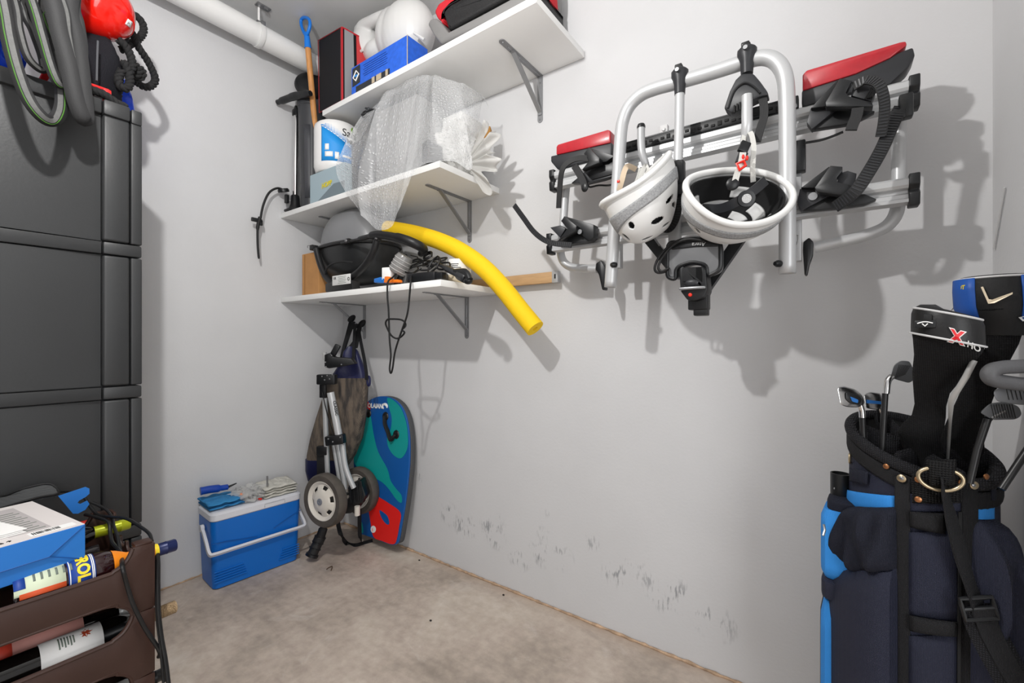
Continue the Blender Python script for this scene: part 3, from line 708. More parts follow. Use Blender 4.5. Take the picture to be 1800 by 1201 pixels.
N_ = 56; A_ = [2*math.pi*k/N_ for k in range(N_)]
rings = []
for f, r in ((0, .128), (.02, .135), (.3, .136), (.6, .134), (.8, .131), (.93, .130), (.985, .129)):
    rings.append([BG(a, r, (rimz(a)-.02)*f+.001) for a in A_])
obj('body', B().loft(rings, caps=False).add([BG(a, .128, .001) for a in A_], [tuple(range(N_))]), navy, t)
obj('base', B().loft([[BG(a, r, z) for a in A_] for r, z in ((.137, 0.0), (.141, .012), (.141, .05), (.137, .056))]), black, t)
# padded mesh rim and inside
rm = sm([BG(a, .128, rimz(a)-.008) for a in A_[::2]], 2, True)
obj('rim', B().tube(rm, .0135, 12, closed=True, up=(0, 0, 1), ry=.012), mesh_, t)
obj('cuff', B().loft([[BG(a, r, rimz(a)+dz) for a in A_] for r, dz in ((.1335, -.022), (.1345, -.03), (.1345, -.052), (.1335, -.057))], caps=False), webm, t, solid=.002)
obj('lining', B().loft([[BG(a, r, rimz(a)+dz) for a in A_] for r, dz in ((.121, -.002), (.116, -.03), (.112, -.12))], caps=False).add([BG(a, .112, rimz(a)-.12) for a in A_], [tuple(range(N_))]), foam, t)
for k, (a0, a1) in enumerate(((-1.2, 1.9), (-.3, 2.8), (.6, -2.4))):
    P = [BG(a0, .118, rimz(a0)-.012), lerp(BG(a0, .118, rimz(a0)), BG(a1, .118, rimz(a1)), .5)+V((0, 0, -.03)), BG(a1, .118, rimz(a1)-.012)]
    obj('divider', B().tube(sm(P, 8), .03, 8, ry=.008, up=(0, 0, 1)), mesh_, t)
# bands and webbing on the front
gpatch('blue_band', ((1488, 861), (1573, 872), (1573, 897), (1486, 889)), GR+.002, sky, t, bul=.003)
gpatch('blue_band', ((1719, 894), (1747, 886), (1747, 912), (1719, 913)), GR+.002, sky, t)
gpatch('front_panel', ((1598, 936), (1686, 930), (1686, 1088), (1598, 1084)), GR+.006, navy, t, bul=.006)
gpatch('front_panel', ((1598, 1118), (1682, 1112), (1680, 1290), (1598, 1290)), GR+.006, navy, t, bul=.006)
gpatch('front_panel', ((1600, 868), (1688, 866), (1688, 898), (1600, 900)), GR+.004, navy, t, bul=.003)
gpatch('webbing', ((1573, 838), (1600, 842), (1600, 1300), (1571, 1300)), GR+.005, webm, t)
gpatch('webbing', ((1690, 846), (1718, 842), (1722, 1300), (1686, 1300)), GR+.005, webm, t)
gpatch('grab_handle', ((1600, 900), (1660, 903), (1660, 938), (1600, 926)), GR+.011, webm, t, bul=.008, th=.004)
gpatch('grab_handle', ((1599, 1082), (1682, 1094), (1680, 1118), (1599, 1108)), GR+.011, webm, t, bul=.008, th=.004)
gpatch('edge_binding', ((1684, 900), (1690, 900), (1688, 1300), (1682, 1300)), GR+.009, blackm, t)
pa = gpatch('leather_patch', ((1603, 832), (1692, 838), (1690, 884), (1603, 884)), GR+.010, weave('perforated_leather', '161617', 420, .6, .8), t, th=.004)
pb = gpatch('belt_loop', ((1628, 808), (1680, 808), (1676, 852), (1636, 856)), GR+.030, MATS['perforated_leather'], t, th=.005, bul=.008)
def stud(px, py, r, off, m, name='rivet', hole=False):
    p = PC(px, py, GR+off); n = (p-GC); n.z = 0
    pr2 = [(0, 0), (r, 0), (r*.95, r*.35), (r*.5, r*.6), (0, r*.65)] if not hole else [(r*.35, r*.1), (r*.4, r*.5), (r*.8, r*.55), (r, r*.2), (r, 0)]
    obj(name, B().lathe(pr2, p, n, 18, capped=not hole), m, t)
for px, py in ((1614, 843), (1614, 878), (1690, 848)): stud(px, py, .0065, .012, bronze)
for px, py in ((1558, 820), (1733, 838)): stud(px, py, .006, .006, bronze)
for px, py in ((1585, 841), (1711, 853)): stud(px, py, .0085, .008, brass, 'snap_stud'); stud(px, py, .004, .0125, steel, 'snap_cap')
# D ring
c = PC(1653, 840, GR+.03); n = (c-GC); n.z = 0; n.normalize(); ru = V((0, 0, 1)).cross(n); 
P = [c+ru*(.034*math.cos(a))+V((0, 0, .026*math.sin(a) if math.sin(a) < 0 else .02*math.sin(a))) for a in [2*math.pi*i/40 for i in range(40)]]
obj('d_ring', B().tube(P, .004, 10, closed=True), brass, t)
# shoulder strap
def gs(pts, off): return [PC(x, y, GR+o_) for (x, y), o_ in zip(pts, off)]
sp = sm(gs([(1656, 836), (1660, 862), (1669, 900), (1680, 942), (1697, 1002), (1716, 1058), (1722, 1078)], [.034, .03, .027, .027, .03, .034, .036]), 6)
obj('shoulder_strap', B().tube(sp, .0018, 4, ry=.020, up=[(p-GC).normalized() for p in sp], sq=True), webm, t, smooth=30)
sp2 = sm(gs([(1720, 1066), (1735, 1110), (1755, 1150), (1778, 1192), (1800, 1235), (1818, 1290)], [.036, .038, .05, .06, .066, .066]), 6)
o = obj('strap_pad', B().tube(sp2, .007, 12, ry=.034, up=[(p-GC-V((0, 0, p.z))).normalized() for p in sp2]), mesh_, t)
obj('pad_webbing', B().tube([p+(p-GC-V((0, 0, p.z))).normalized()*.008 for p in sp2], .0016, 4, ry=.019, up=[(p-GC-V((0, 0, p.z))).normalized() for p in sp2], sq=True), webm, o, smooth=30)
c = PC(1720, 1070, GR+.042); n = (c-GC); n.z = 0; n.normalize(); ru = V((0, 0, 1)).cross(n); dd = (sp[-1]-sp[-6]).normalized(); ww = n.cross(dd)
fr_ = [c+ww*a*.027+dd*b_*.02 for a, b_ in ((-1, -1), (1, -1), (1, 1), (-1, 1))]
bk = obj('strap_buckle', B().tube([lerp(fr_[i], fr_[(i+1) % 4], k/4) for i in range(4) for k in range(4)], .0045, 8, closed=True), black, t)
obj('buckle_bar', B().tube([c-ww*.027, c+ww*.027], .0045, 8), black, bk)
# pockets
def pocket(name, c4, r, bul, m, parent, pw=4, nu=18, nv=22, label=None, fold=0.0, seed=0):
    P4 = [polar(PC(x, y, r+bul*.6)) for x, y in c4]
    def fn(s_, t_):
        ph, z = quad(P4, s_, t_); k = min(1, (1-abs(2*s_-1)**pw))*(1-abs(2*t_-1)**pw)
        p = BG(ph, r-.012+(bul+.012)*k**.6, z)
        if fold: p += (p-GC-V((0, 0, p.z))).normalized()*fold*k*mnoise.noise(V((ph*7+seed, z*9, seed)))
        return p
    return obj(name, B().grid(fn, nu, nv), m, parent, label=label)
pocket('gusset', ((1474, 886), (1574, 892), (1576, 1010), (1460, 1010)), GR, .040, navyd, t, pw=8, fold=.03, seed=2, nu=26, nv=26)
pk = pocket('pocket', ((1460, 985), (1577, 990), (1577, 1330), (1450, 1330)), GR, .05, navy, t, pw=8)
# side pocket with blue panel
P4a = ((1436, 926), (1474, 900), (1470, 1062), (1440, 1070))
def sidepocket(name, y0, y1, m, px0=1432, px1=1476, k=.0, parent=t, dep=.075):
    """box-like pocket standing out to the left of the bag"""
    def ring(py, w_, s_):
        a = PC(px1, py, GR+.02); z = PD(1450, py, 1.06).z
        x0 = (px0-1617)/1000.0; base = GC+V((0, 0, z)); out = []
        for i in range(16):
            an = 2*math.pi*i/16; cx = math.copysign(abs(math.cos(an))**.5, math.cos(an)); sy = math.copysign(abs(math.sin(an))**.5, math.sin(an))
            out.append(base+ger*(x0+.035+.035*cx*s_)+gec*(.02+dep*sy*s_))
        return out
    n = 10; rr_ = []
    for i in range(n+1):
        f = i/n; s_ = (1-abs(2*f-1)**8)**.5*.18+.82; rr_.append(ring(lerp(y0, y1, f), 0, s_))
    return obj(name, B().loft(rr_), m, parent)
sidepocket('side_pocket', 906, 1030, sky, 1434)
sidepocket('side_pocket_base', 1031, 1068, navy, 1435)
sidepocket('side_pocket_top', 888, 912, navyd, 1446, dep=.06)
sidepocket('lower_side_pocket', 1073, 1330, sky, 1433, dep=.07)
sidepocket('pocket_edge', 1074, 1330, blackm, 1430, dep=.045)
z0 = PC(1450, 930, GR+.06); obj('zip_pull', B().tube([PD(1448, 922, 1.0), PD(1450, 932, .995), PD(1447, 942, .99)], .0025, 6), steel, t)
# putter well
c = GC+ger*-.148+gec*.01; zt = PD(1472, 846, 1.07).z
obj('putter_well', B().lathe([(.0, -.5), (.02, -.5), (.021, 0), (.0185, 0), (.0175, -.06), (0, -.06)], c+V((0, 0, zt)), (0, 0, 1), 20), black, t)
stud(1467, 859, .003, .03, steel)
# right pocket bulging out of the frame
pocket('pocket', ((1722, 908), (1850, 930), (1850, 1330), (1716, 1330)), GR, .045, navy, t, fold=.03, seed=5, nu=26, nv=30)
gpatch('belt_loop', ((1494, 822), (1526, 830), (1524, 852), (1494, 846)), GR+.006, navyd, t, bul=.004)
gpatch('belt_loop', ((1742, 852), (1750, 850), (1750, 880), (1742, 880)), GR+.004, navyd, t)
c = PC(1494, 806, GR+.002); obj('side_ring', B().tube([c+V((0, 0, .011*math.sin(a)))+gec*.007*math.cos(a) for a in [2*math.pi*i/20 for i in range(20)]], .0028, 8, closed=True), brass, t)

# ---------------------------------------------------------------- head covers
def cover(name, label, spec, t0, mt, dep=None, tilt=0.0):
    """sock lofted along a spine; spec = (px, py, half width px, depth factor)"""
    TT = [lerp(t0, 1.03, min(1, max(0, (q[1]-600)/200))) for q in spec]      # the clubs lean forward out of the bag
    P = [PD(q[0], q[1], k) for q, k in zip(spec, TT)]; rings = []; d = ray(spec[0][0], spec[0][1]); d.z = 0; d.normalize(); rr2 = V((d.y, -d.x, 0))
    for i, s_ in enumerate(spec):
        T = (P[min(i+1, len(P)-1)]-P[max(i-1, 0)]).normalized(); w_ = s_[2]*TT[i]/FPX*math.cos(math.atan((s_[0]-900)/FPX)); k = s_[3] if len(s_) > 3 else .8
        a = rr2; b_ = d
        rings.append([P[i]+a*w_*math.cos(2*math.pi*j/28)+b_*w_*k*math.sin(2*math.pi*j/28)-UP*(tilt*math.cos(2*math.pi*j/28)*max(0, 1-max(0, s_[1]-600)/90)) for j in range(28)])
    return rings, rr2, d
hc = thing('club_head_cover', 'black knitted driver head cover with red X lettering', 'head cover', PD(1625, 790, 1.03), 'golf club head covers')
sp_ = [(1664, 547, 20, .9), (1664, 546, 48, .95), (1664, 552, 61, .95), (1664, 562, 65, .95), (1664, 585, 66, .95), (1664, 597, 66, .95)]
r1, ra, da = cover('x', '', sp_, .87, None, tilt=.014)
lea = mat('black_leather', '151516', 0.45, bump=.05, bscale=200)
obj('crown', B().loft(r1), lea, hc)
r2, _, _ = cover('x', '', [(1664, 597, 64, .92), (1664, 606, 62, .9), (1656, 632, 51, .85), (1646, 660, 44, .8), (1637, 690, 32, .8), (1635, 712, 28, .8), (1632, 732, 30, .8), (1622, 748, 37, .8), (1614, 764, 38, .8), (1618, 778, 36, .8), (1622, 800, 38, .8), (1624, 830, 34, .8)], .87, None, tilt=.014)
obj('sock', B().loft(r2), knit, hc)
obj('piping', B().tube(r1[2]+[], .0022, 6, closed=True), mat('pale_piping', 'c9c9c9', .5), hc)
obj('piping', B().tube([lerp(a, b_, .5)+ (lerp(a, b_, .5)-PD(1664, 597, .87)).normalized()*.001 for a, b_ in zip(r1[5], r1[5])], .0022, 6, closed=True), MATS['pale_piping'], hc)
def oncov(rings, px, py, off=.002):
    """front surface of a lofted cover under a view point"""
    best = None; d = ray(px, py)
    for i in range(len(rings)-1):
        for k in range(28):
            q = [rings[i][k], rings[i][(k+1) % 28], rings[i+1][(k+1) % 28], rings[i+1][k]]
            for tri in ((q[0], q[1], q[2]), (q[0], q[2], q[3])):
                n = (tri[1]-tri[0]).cross(tri[2]-tri[0])
                if abs(n.dot(d)) < 1e-12: continue
                s_ = n.dot(tri[0]-CAM)/n.dot(d); p = CAM+d*s_; ok = True; sg = None
                for a in range(3):
                    cr_ = (tri[(a+1) % 3]-tri[a]).cross(p-tri[a]).dot(n)
                    if cr_ < -1e-12: ok = False
                if ok and (best is None or s_ < best): best = s_
    return CAM+d*((best if best else 1.0)-off)
def decal(rings, ox, oy, ux, uy, vx, vy, sc):
    """flat letters (u, v) printed on a cover, laid out on its visible side"""
    return lambda u, v, w_: oncov(rings, ox+(u*ux+v*vx)*sc, oy+(u*uy+v*vy)*sc, .0015+w_)
r12 = r1+r2
text('X', .034, decal(r12, 1670, 600, .97, .25, -.1, -1, 950), inkw, hc, bold=.0028, shear=.2)
text('X', .034, decal(r12, 1670, 600, .97, .25, -.1, -1, 950), mat('red_ink', 'd8232b', .45), hc, bold=.0012, shear=.2, depth=.0012)
text('HOT', .018, decal(r12, 1699, 609, .92, .42, -.1, -1, 950), inkw, hc, bold=.0004, shear=.25)
p = oncov(r1, 1626, 570, .004); tg = obj('tag', B().box(p, (.030, .006, .014), rot=rotm(ra, z=UP), bev=.001), black, hc)
obj('tag_loop', B().box(p+V((0, 0, .012))+ra*.004, (.012, .006, .014), rot=rotm(ra, z=UP), bev=.002), blackm, tg)
b = B().tube([p-da*.004+ra*(-.011+.022*i/8)+V((0, 0, .0015+.003*math.sin(math.pi*i/8))) for i in range(9)], .0011, 5).tube([p-da*.004+ra*-.004+V((0, 0, .001)), p-da*.004+V((0, 0, -.004)), p-da*.004+ra*.004+V((0, 0, .001))], .0011, 5)
obj('tag_emblem', b, inkw, tg, stuff=True)
tag(obj('golf_club', B().tube([PD(1712, 634, .85), PD(1698, 662, .855), PD(1672, 704, .885), PD(1670, 740, .95), PD(1664, 830, 1.03)], [.0052, .0052, .0048, .003, .003], 12), mat('pale_grey_shaft', 'bdbdbb', .4, .3)), 'pale grey club shaft between the two black head covers', 'golf club')
hc2 = thing('club_head_cover', 'large blue and black driver head cover with pale chevron emblem', 'head cover', PD(1690, 790, 1.1), 'golf club head covers')
T2_ = .925
r3, rb, db = cover('x', '', [(1746, 487, 20, .9), (1746, 486, 60, .85), (1746, 490, 72, .85), (1747, 510, 74, .85), (1749, 540, 74, .85), (1752, 566, 64, .8), (1755, 590, 52, .8)], T2_, None)
blu = mat('royal_blue_leather', '1c4f9f', 0.5, var=.06, vscale=40)
def sector(a0, a1, name, m, off=.0, i0=0, i1=7):
    """front-facing strip of the crown between two ring angles"""
    idx = list(range(a0, a1+1)); b_ = B(); rows = []
    for r in r3[i0:i1]:
        c = sum(r, V())/28; rows.append([p+(p-c).normalized()*off for p in [r[k % 28] for k in idx]])
    n = len(idx); b_.add([p for r in rows for p in r], [(j*n+k, j*n+k+1, (j+1)*n+k+1, (j+1)*n+k) for j in range(len(rows)-1) for k in range(n-1)])
    return obj(name, b_, m, hc2, solid=.002)
obj('crown', B().loft(r3), lea, hc2)
sector(14, 19, 'blue_panel', blu, .0015, 2, 6); sector(24, 29, 'blue_panel', blu, .0015, 2, 6)
obj('piping', B().tube(r3[2], .0022, 6, closed=True), MATS['pale_piping'], hc2)
r4, _, _ = cover('x', '', [(1748, 545, 66, .9), (1752, 575, 48, .85), (1750, 605, 40, .85), (1737, 640, 34, .8), (1726, 670, 30, .8), (1712, 705, 31, .8), (1700, 735, 33, .8), (1692, 760, 36, .8), (1690, 785, 40, .8), (1690, 830, 36, .8)], T2_, None)
obj('sock', B().loft(r4), knit, hc2)
gold = mat('pale_gold', 'e3d3b8', .4, .2)
ch = [(1724, 505), (1728, 504), (1738, 526), (1744, 527), (1780, 514), (1780, 517), (1748, 533), (1737, 534)]
obj('chevron', B().prism([oncov(r3, x, y, .004) for x, y in ch], -db*.002), gold, hc2, smooth=0)
text('X', .04, decal(r3, 1672, 545, .6, -.15, .05, -1, 800), inkw, hc2, bold=.001, shear=.1)
text('HOT', .012, decal(r3, 1677, 511, .9, -.15, .05, -1, 800), mat('yellow_ink', 'd8c22a', .5), hc2, bold=.0006)
b = B().prism([oncov(r3, x, y, .003) for x, y in ((1790, 558), (1812, 554), (1818, 561), (1798, 565))], -db*.001); obj('panel_mark', b, inkw, hc2, smooth=0)
# ---------------------------------------------------------------- irons
face = mat('iron_face', '8b8d90', .38, .85); shaft = mat('black_shaft', '19191a', .35); 
def grooved(pts, t0, n=7):
    return None
def iron(label, outline, t0, hosel, sh, dep=.012, grooves=None, back=None):
    g = thing('golf_iron', label, 'golf club', PD(sh[-1][0], sh[-1][1], t0), 'irons standing in the golf bag')
    d = ray(*outline[0]); d.z = 0; d.normalize()
    hd_ = obj('head', B().prism([PD(x, y, t0) for x, y in outline], d*dep, .0025, 3), face if grooves else chrome, g)
    if grooves:
        for a, b_ in grooves: obj('groove', B().tube([PD(*a, t0-.0005), PD(*b_, t0-.0005)], .0007, 4), blackm, hd_)
    obj('hosel', B().tube(sm([PD(x, y, t0+.006) for x, y in hosel], 4), .0068, 12), chrome, g)
    obj('ferrule', B().tube([PD(*hosel[-1], t0+.006), PD(*sh[0], t0+.006)], .0066, 12), black, g)
    obj('shaft', B().tube([PD(x, y, t0+.006) for x, y in sh], .0062, 12), shaft, g)
    return g, hd_
gr = [((1573+i*2.5, 664-i*1.0+2), (1581+i*2.7, 641+i*.3)) for i in range(8)]
iron('steel iron with grooved face, tallest bare iron in the bag', rr([(1564, 664), (1571, 642), (1583, 634), (1599, 635), (1606, 650), (1607, 668), (1598, 674), (1577, 668)], 5), 1.02, [(1568, 662), (1561, 670), (1558, 692)], [(1556, 692), (1552, 760), (1548, 840)], grooves=gr)
g, h_ = iron('chrome cavity iron with blue badge, leftmost in the bag', rr([(1471, 682), (1482, 679), (1505, 685), (1517, 696), (1521, 710), (1510, 717), (1488, 716), (1477, 712)], 6), 1.05, [(1512, 712), (1515, 722), (1516, 734)], [(1516, 734), (1518, 780), (1522, 850)])
obj('cavity', B().prism([PD(x, y, 1.049) for x, y in rr([(1487, 689), (1503, 692), (1516, 701), (1512, 711), (1497, 711), (1487, 702)], 4)], ray(1500, 700)*-.002, .0008), black, h_)
obj('blue_badge', B().prism([PD(x, y, 1.046) for x, y in rr([(1494, 697), (1509, 703), (1508, 709), (1498, 706)], 2)], ray(1500, 700)*-.001), mat('blue_badge', '2f6db5', .35), h_)
g, h_ = iron('chrome iron with blue stripe behind the leftmost iron', rr([(1518, 694), (1530, 689), (1549, 692), (1553, 712), (1545, 722), (1522, 718)], 5), 1.1, [(1545, 715), (1549, 730), (1550, 742)], [(1550, 742), (1552, 780), (1556, 850)])
obj('blue_stripe', B().prism([PD(x, y, 1.099) for x, y in ((1524, 703), (1550, 706), (1550, 711), (1524, 709))], ray(1530, 705)*-.001), MATS['blue_badge'], h_)
for k, (lab, y0, t0, pts, gx) in enumerate((('grooved iron head at the right edge, upper of the stacked pair', 690, .84, [(1745, 690), (1762, 676), (1800, 680), (1840, 690), (1838, 714), (1790, 712), (1752, 706)], (1768, 1835)), ('grooved iron head at the right edge, lower of the stacked pair', 722, .88, [(1722, 726), (1740, 710), (1770, 706), (1792, 716), (1797, 730), (1786, 738), (1745, 739)], (1742, 1784)))):
    gr = [((gx[0]+i*(gx[1]-gx[0])/9, y0-11), (gx[0]+6+i*(gx[1]-gx[0])/9, y0+13)) for i in range(9)]
    if k == 0: iron(lab, rr(pts, 6), t0, [(1836, 700), (1846, 712), (1846, 730)], [(1846, 730), (1800, 800), (1760, 860)], grooves=gr)
    else: iron(lab, rr(pts, 6), t0, [(1762, 722), (1748, 729), (1738, 735)], [(1736, 737), (1718, 790), (1704, 850)], grooves=gr)
tag(obj('loop_handle', B().tube(sm([PD(1850, 640, .80), PD(1800, 644, .80), PD(1764, 646, .80), PD(1744, 651, .80), PD(1739, 660, .80), PD(1746, 668, .80), PD(1768, 672, .80), PD(1800, 676, .80), PD(1850, 680, .80)], 6), .0125, 14), mat('grey_rubber_grip', '525254', .6, bump=.1, bscale=200)), 'thick grey rubber loop handle jutting in beside blue head cover', 'handle')
# ================================================================ grey plastic storage cabinet on the left
cabm = mat('grey_cabinet_plastic', '303132', 0.42, var=.02, bump=.03, bscale=120); cabd = mat('dark_grey_cabinet_plastic', '2a2b2c', 0.45, bump=.03, bscale=120)
CX, CY, CYN, CZ = 0.62, -1.212, -2.12, 2.015
t = thing('storage_cabinet', 'tall grey plastic storage cabinet standing against left wall', 'cabinet', (0.32, (CY+CYN)/2, 0))
obj('carcass', B().box(((.02+CX-.03)/2, (CY+CYN)/2, (CZ-.02)/2+.001), (CX-.05, CY-CYN-.02, CZ-.03), bev=.004), cabd, t)
seams = [0.0, 0.505, 1.0, 1.497, 1.975]; bandh = 0.045
ypost = PX(188, 430, CX).y; yl2 = PX(230, 430, CX).y
for k in range(4):
    z0 = seams[k]+(bandh if k else .03); z1 = seams[k+1]
    hh = z1-z0-.004; zc = (z0+z1)/2
    # slightly bowed door panel
    y0, y1 = CYN+.1, ypost-.012
    def fn(s_, t_, zc=zc, hh=hh): return V((CX-.016+.012*(1-(2*s_-1)**2)*(1-.3*(2*t_-1)**2)-.004, lerp(y0, y1, s_), zc+(t_-.5)*hh))
    obj('panel', B().grid(fn, 14, 8).box((CX-.03, (y0+y1)/2, zc), (.02, y1-y0, hh)), cabm, t)
    for (ya, yb, ex, nm) in ((ypost-.010, yl2-.002, .0, 'corner_post'), (yl2+.001, CY, -.003, 'edge_strip')):
        obj(nm, B().box((CX-.035+ex, (ya+yb)/2, zc), (.07, yb-ya, hh), bev=.008 if nm == 'corner_post' else .004, seg=3), cabm, t)
    obj('corner_post', B().box((CX-.035, CYN+.05, zc), (.07, .098, hh), bev=.008, seg=3), cabm, t)
for k in range(1, 4):
    zc = seams[k]+bandh/2
    obj('band', B().box((CX-.04, (CYN+ypost-.012)/2, zc), (.066, ypost-CYN-.012, bandh-.004), bev=.003), cabm, t)
    obj('band_end', B().box((CX-.037, (ypost+CY)/2-.005, zc), (.074, CY-ypost+.008, bandh-.003), bev=.006), cabm, t)
obj('plinth', B().box((CX/2+.01, (CY+CYN)/2, .015), (CX-.04, CY-CYN, .03), bev=.004), cabd, t)
obj('lid', B().box((CX/2+.012, (CYN+ypost-.012)/2, CZ-.018), (CX-.02, ypost-CYN-.012, .05), bev=.006), cabm, t)
obj('lid_end', B().box((CX/2+.012, (ypost+yl2)/2-.006, CZ-.018), (CX-.008, yl2-ypost+.008, .052), bev=.007), cabm, t)
obj('lid_end', B().box((CX/2+.010, (yl2+CY)/2, CZ-.020), (CX-.014, CY-yl2-.002, .050), bev=.005), cabm, t)
# ---------------------------------------------------------------- things on the cabinet
TZ = CZ+.008
def rope_strand(P, r, pitch=.045, n3=3):
    """three twisted strands along a path"""
    P = [V(p) for p in P]; fr = frames(P); b = B(); L_ = 0; S_ = [0]
    for i in range(1, len(P)): L_ += (P[i]-P[i-1]).length; S_.append(L_)
    for k in range(n3):
        Q = []
        for i, p in enumerate(P):
            a = 2*math.pi*(S_[i]/pitch+k/n3); Q.append(p+(fr[i][1]*math.cos(a)+fr[i][2]*math.sin(a))*r*.56)
        b.tube(Q, r*.54, 6)
    return b
def dense(P, step=.007):
    out = [P[0]]
    for i in range(1, len(P)):
        d = (P[i]-P[i-1]).length; n = max(1, int(d/step))
        for k in range(1, n+1): out.append(lerp(P[i-1], P[i], k/n))
    return out
redg = mat('glossy_red', 'ee1c10', 0.16, coat=.5)
xb = .45; bc = PX(171, 12, xb); br_ = (PX(171, 12, xb)-PX(171, 72, xb)).length*.86
t = thing('red_ball', 'glossy red ball with small white sticker on top of cabinet', 'ball', bc-V((0, 0, br_)))
obj('ball', B().ball(bc, br_, 48, 32), redg, t)
obj('seam', B().tube([bc+(RT*math.cos(a)+(FW*.9-UP*.45).normalized()*math.sin(a))*(br_+.0005) for a in [2*math.pi*i/64 for i in range(64)]], .0022, 6, closed=True), redg, t)
def onball(px, py, off=.001):
    d = ray(px, py); o = CAM-bc; a = d.dot(d); b_ = o.dot(d); c = o.dot(o)-(br_+off)**2; k = max(b_*b_-a*c, 0); return CAM+d*((-b_-math.sqrt(k))/a)
q4 = [(225, 33), (233, 39), (229, 49), (220, 42)]
sk = obj('sticker', B().grid(lambda s_, t_: onball(*quad(q4, s_, t_), .0015), 5, 5), inkw, t, solid=.001)
obj('sticker_mark', B().tube([onball(*k, .003) for k in ((224, 41), (226, 39), (228, 42), (227, 45), (230, 43))], .0012, 5), mat('grey_ink', '8f8f8f', .6), sk)
# black sack under the ball
def lump(name, label, cat, c, r, m, seed=0, amp=.25, flatz=None, fold=6):
    c = V(c); b = B(); rings = []
    for j in range(21):
        th_ = math.pi*j/20; row = []
        for k in range(36):
            a = 2*math.pi*k/36; d = V((math.sin(th_)*math.cos(a), math.sin(th_)*math.sin(a), -math.cos(th_)))
            f = 1+amp*mnoise.noise(V((d.x*2+seed, d.y*2, d.z*2)))+amp*.35*math.sin(fold*a+3*d.z+seed)*math.sin(th_)
            p = V((abs(d.x)**.8*math.copysign(1, d.x)*r[0], abs(d.y)**.8*math.copysign(1, d.y)*r[1], abs(d.z)**.75*math.copysign(1, d.z)*r[2]))*f
            q = c+p
            if flatz is not None and q.z < flatz: q.z = flatz
            row.append(q)
        rings.append(row)
    return tag(obj(name, b.loft(rings, caps=False), m), label, cat)
blackcloth = weave('black_cloth', '1d1d22', 600, .9, .3)
c = PX(184, 112, .40); hgt = (bc.z-br_)-TZ-.05
lump('black_sack', 'crumpled black cloth bag under the red ball', 'bag', (0.35, c.y-.045, TZ+.05+hgt/2), (.15, .10, hgt/2+.02), blackcloth, 3, .16, TZ+.054)
obj_ = B().tube(sm([PX(172, 72, .56), PX(171, 100, .57), PX(170, 142, .58)], 5), .003, 6)
tag(obj('sack_cord', obj_, mat('grey_cord', '55565a', .8)), 'thin grey cord down the front of the black cloth bag', 'cord')
# red tray with clear box below the sack
t = thing('storage_tray', 'clear plastic box with red lid frame on cabinet top', 'box', (.42, -1.3, TZ))
pA, pB = PX(120, 150, .585), PX(196, 165, .585)
obj('box_body', B().box((.43, (pA.y+pB.y)/2-.03, TZ+.022), (.30, (pB.y-pA.y)+.02, .042), bev=.008), mat('clear_box_plastic', 'cfcfcf', .2, trans=.5), t)
obj('red_frame', B().box((.43, (pA.y+pB.y)/2-.03, TZ+.0485), (.32, (pB.y-pA.y)+.05, .010), bev=.004), mat('red_tray_plastic', 'e02020', .35), t)
obj('red_clip', B().box((.585, pB.y-.012, TZ+.028), (.012, .022, .045), bev=.003), MATS['red_tray_plastic'], t)
# blue bags
bluep = mat('blue_film', '1446d8', .28, bump=.5, bscale=25, coat=.2)
cR = PX(212, 140, .22)
lump('blue_bag', 'shiny blue plastic bag behind the black rope on cabinet', 'bag', (.22, cR.y-.045, TZ+.13), (.12, .075, .135), bluep, 8, .15, TZ+.001)
cL = PX(-12, 112, .5); lump('blue_bag', 'shiny blue plastic bag at left edge behind the tyres', 'bag', (.42, cL.y-.06, TZ+.10), (.14, .12, .11), bluep, 12, .18, TZ+.001)
# black twisted rope
t = thing('black_rope', 'thick black twisted rope looped and knotted beside the red ball', 'rope', PX(215, 180, .4))
ropem = mat('black_rope_fibre', '1e1e1f', .8, bump=.4, bscale=500)
def rp(pts, x, name='rope', xs=None):
    P = dense(sm([PX(a, b_, xs[i] if xs else x) for i, (a, b_) in enumerate(pts)], 8)); obj(name, rope_strand(P, .0135), ropem, t, smooth=60)
rp([(216, 76), (226, 54), (234, 62), (244, 84), (257, 103), (268, 124), (273, 140), (266, 151), (254, 153), (243, 147), (234, 140), (228, 128)], .36, xs=[.4, .40, .38, .36, .34, .33, .33, .33, .34, .35, .37, .38], name='rope_loop')
rp([(232, 24), (243, 31), (251, 42), (252, 56), (244, 68), (232, 76), (222, 82), (214, 88)], .36, xs=[.33, .33, .33, .33, .34, .35, .37, .38], name='rope_loop')
rp([(208, 70), (220, 80), (228, 94), (232, 108), (232, 118), (226, 128)], .46, name='rope_loop')
rp([(216, 108), (224, 122), (228, 138), (226, 152), (218, 156), (210, 150), (208, 138), (214, 124)], .48, name='rope_loop')
rp([(210, 118), (210, 140), (208, 158), (206, 176)], .42, name='rope_tail')
rp([(150, 158), (166, 160), (182, 166), (196, 175), (208, 183), (222, 189)], .60, name='rope_tail')
P = [];
for i in range(60):
    a = 2*math.pi*i/24; c0 = PX(238, 126, .42); P.append(c0+RT*(.020*math.cos(a))+UP*(.022*math.sin(a))+FW*(-.02+.04*i/60))
obj('knot', rope_strand(P, .0125), ropem, t, smooth=60)
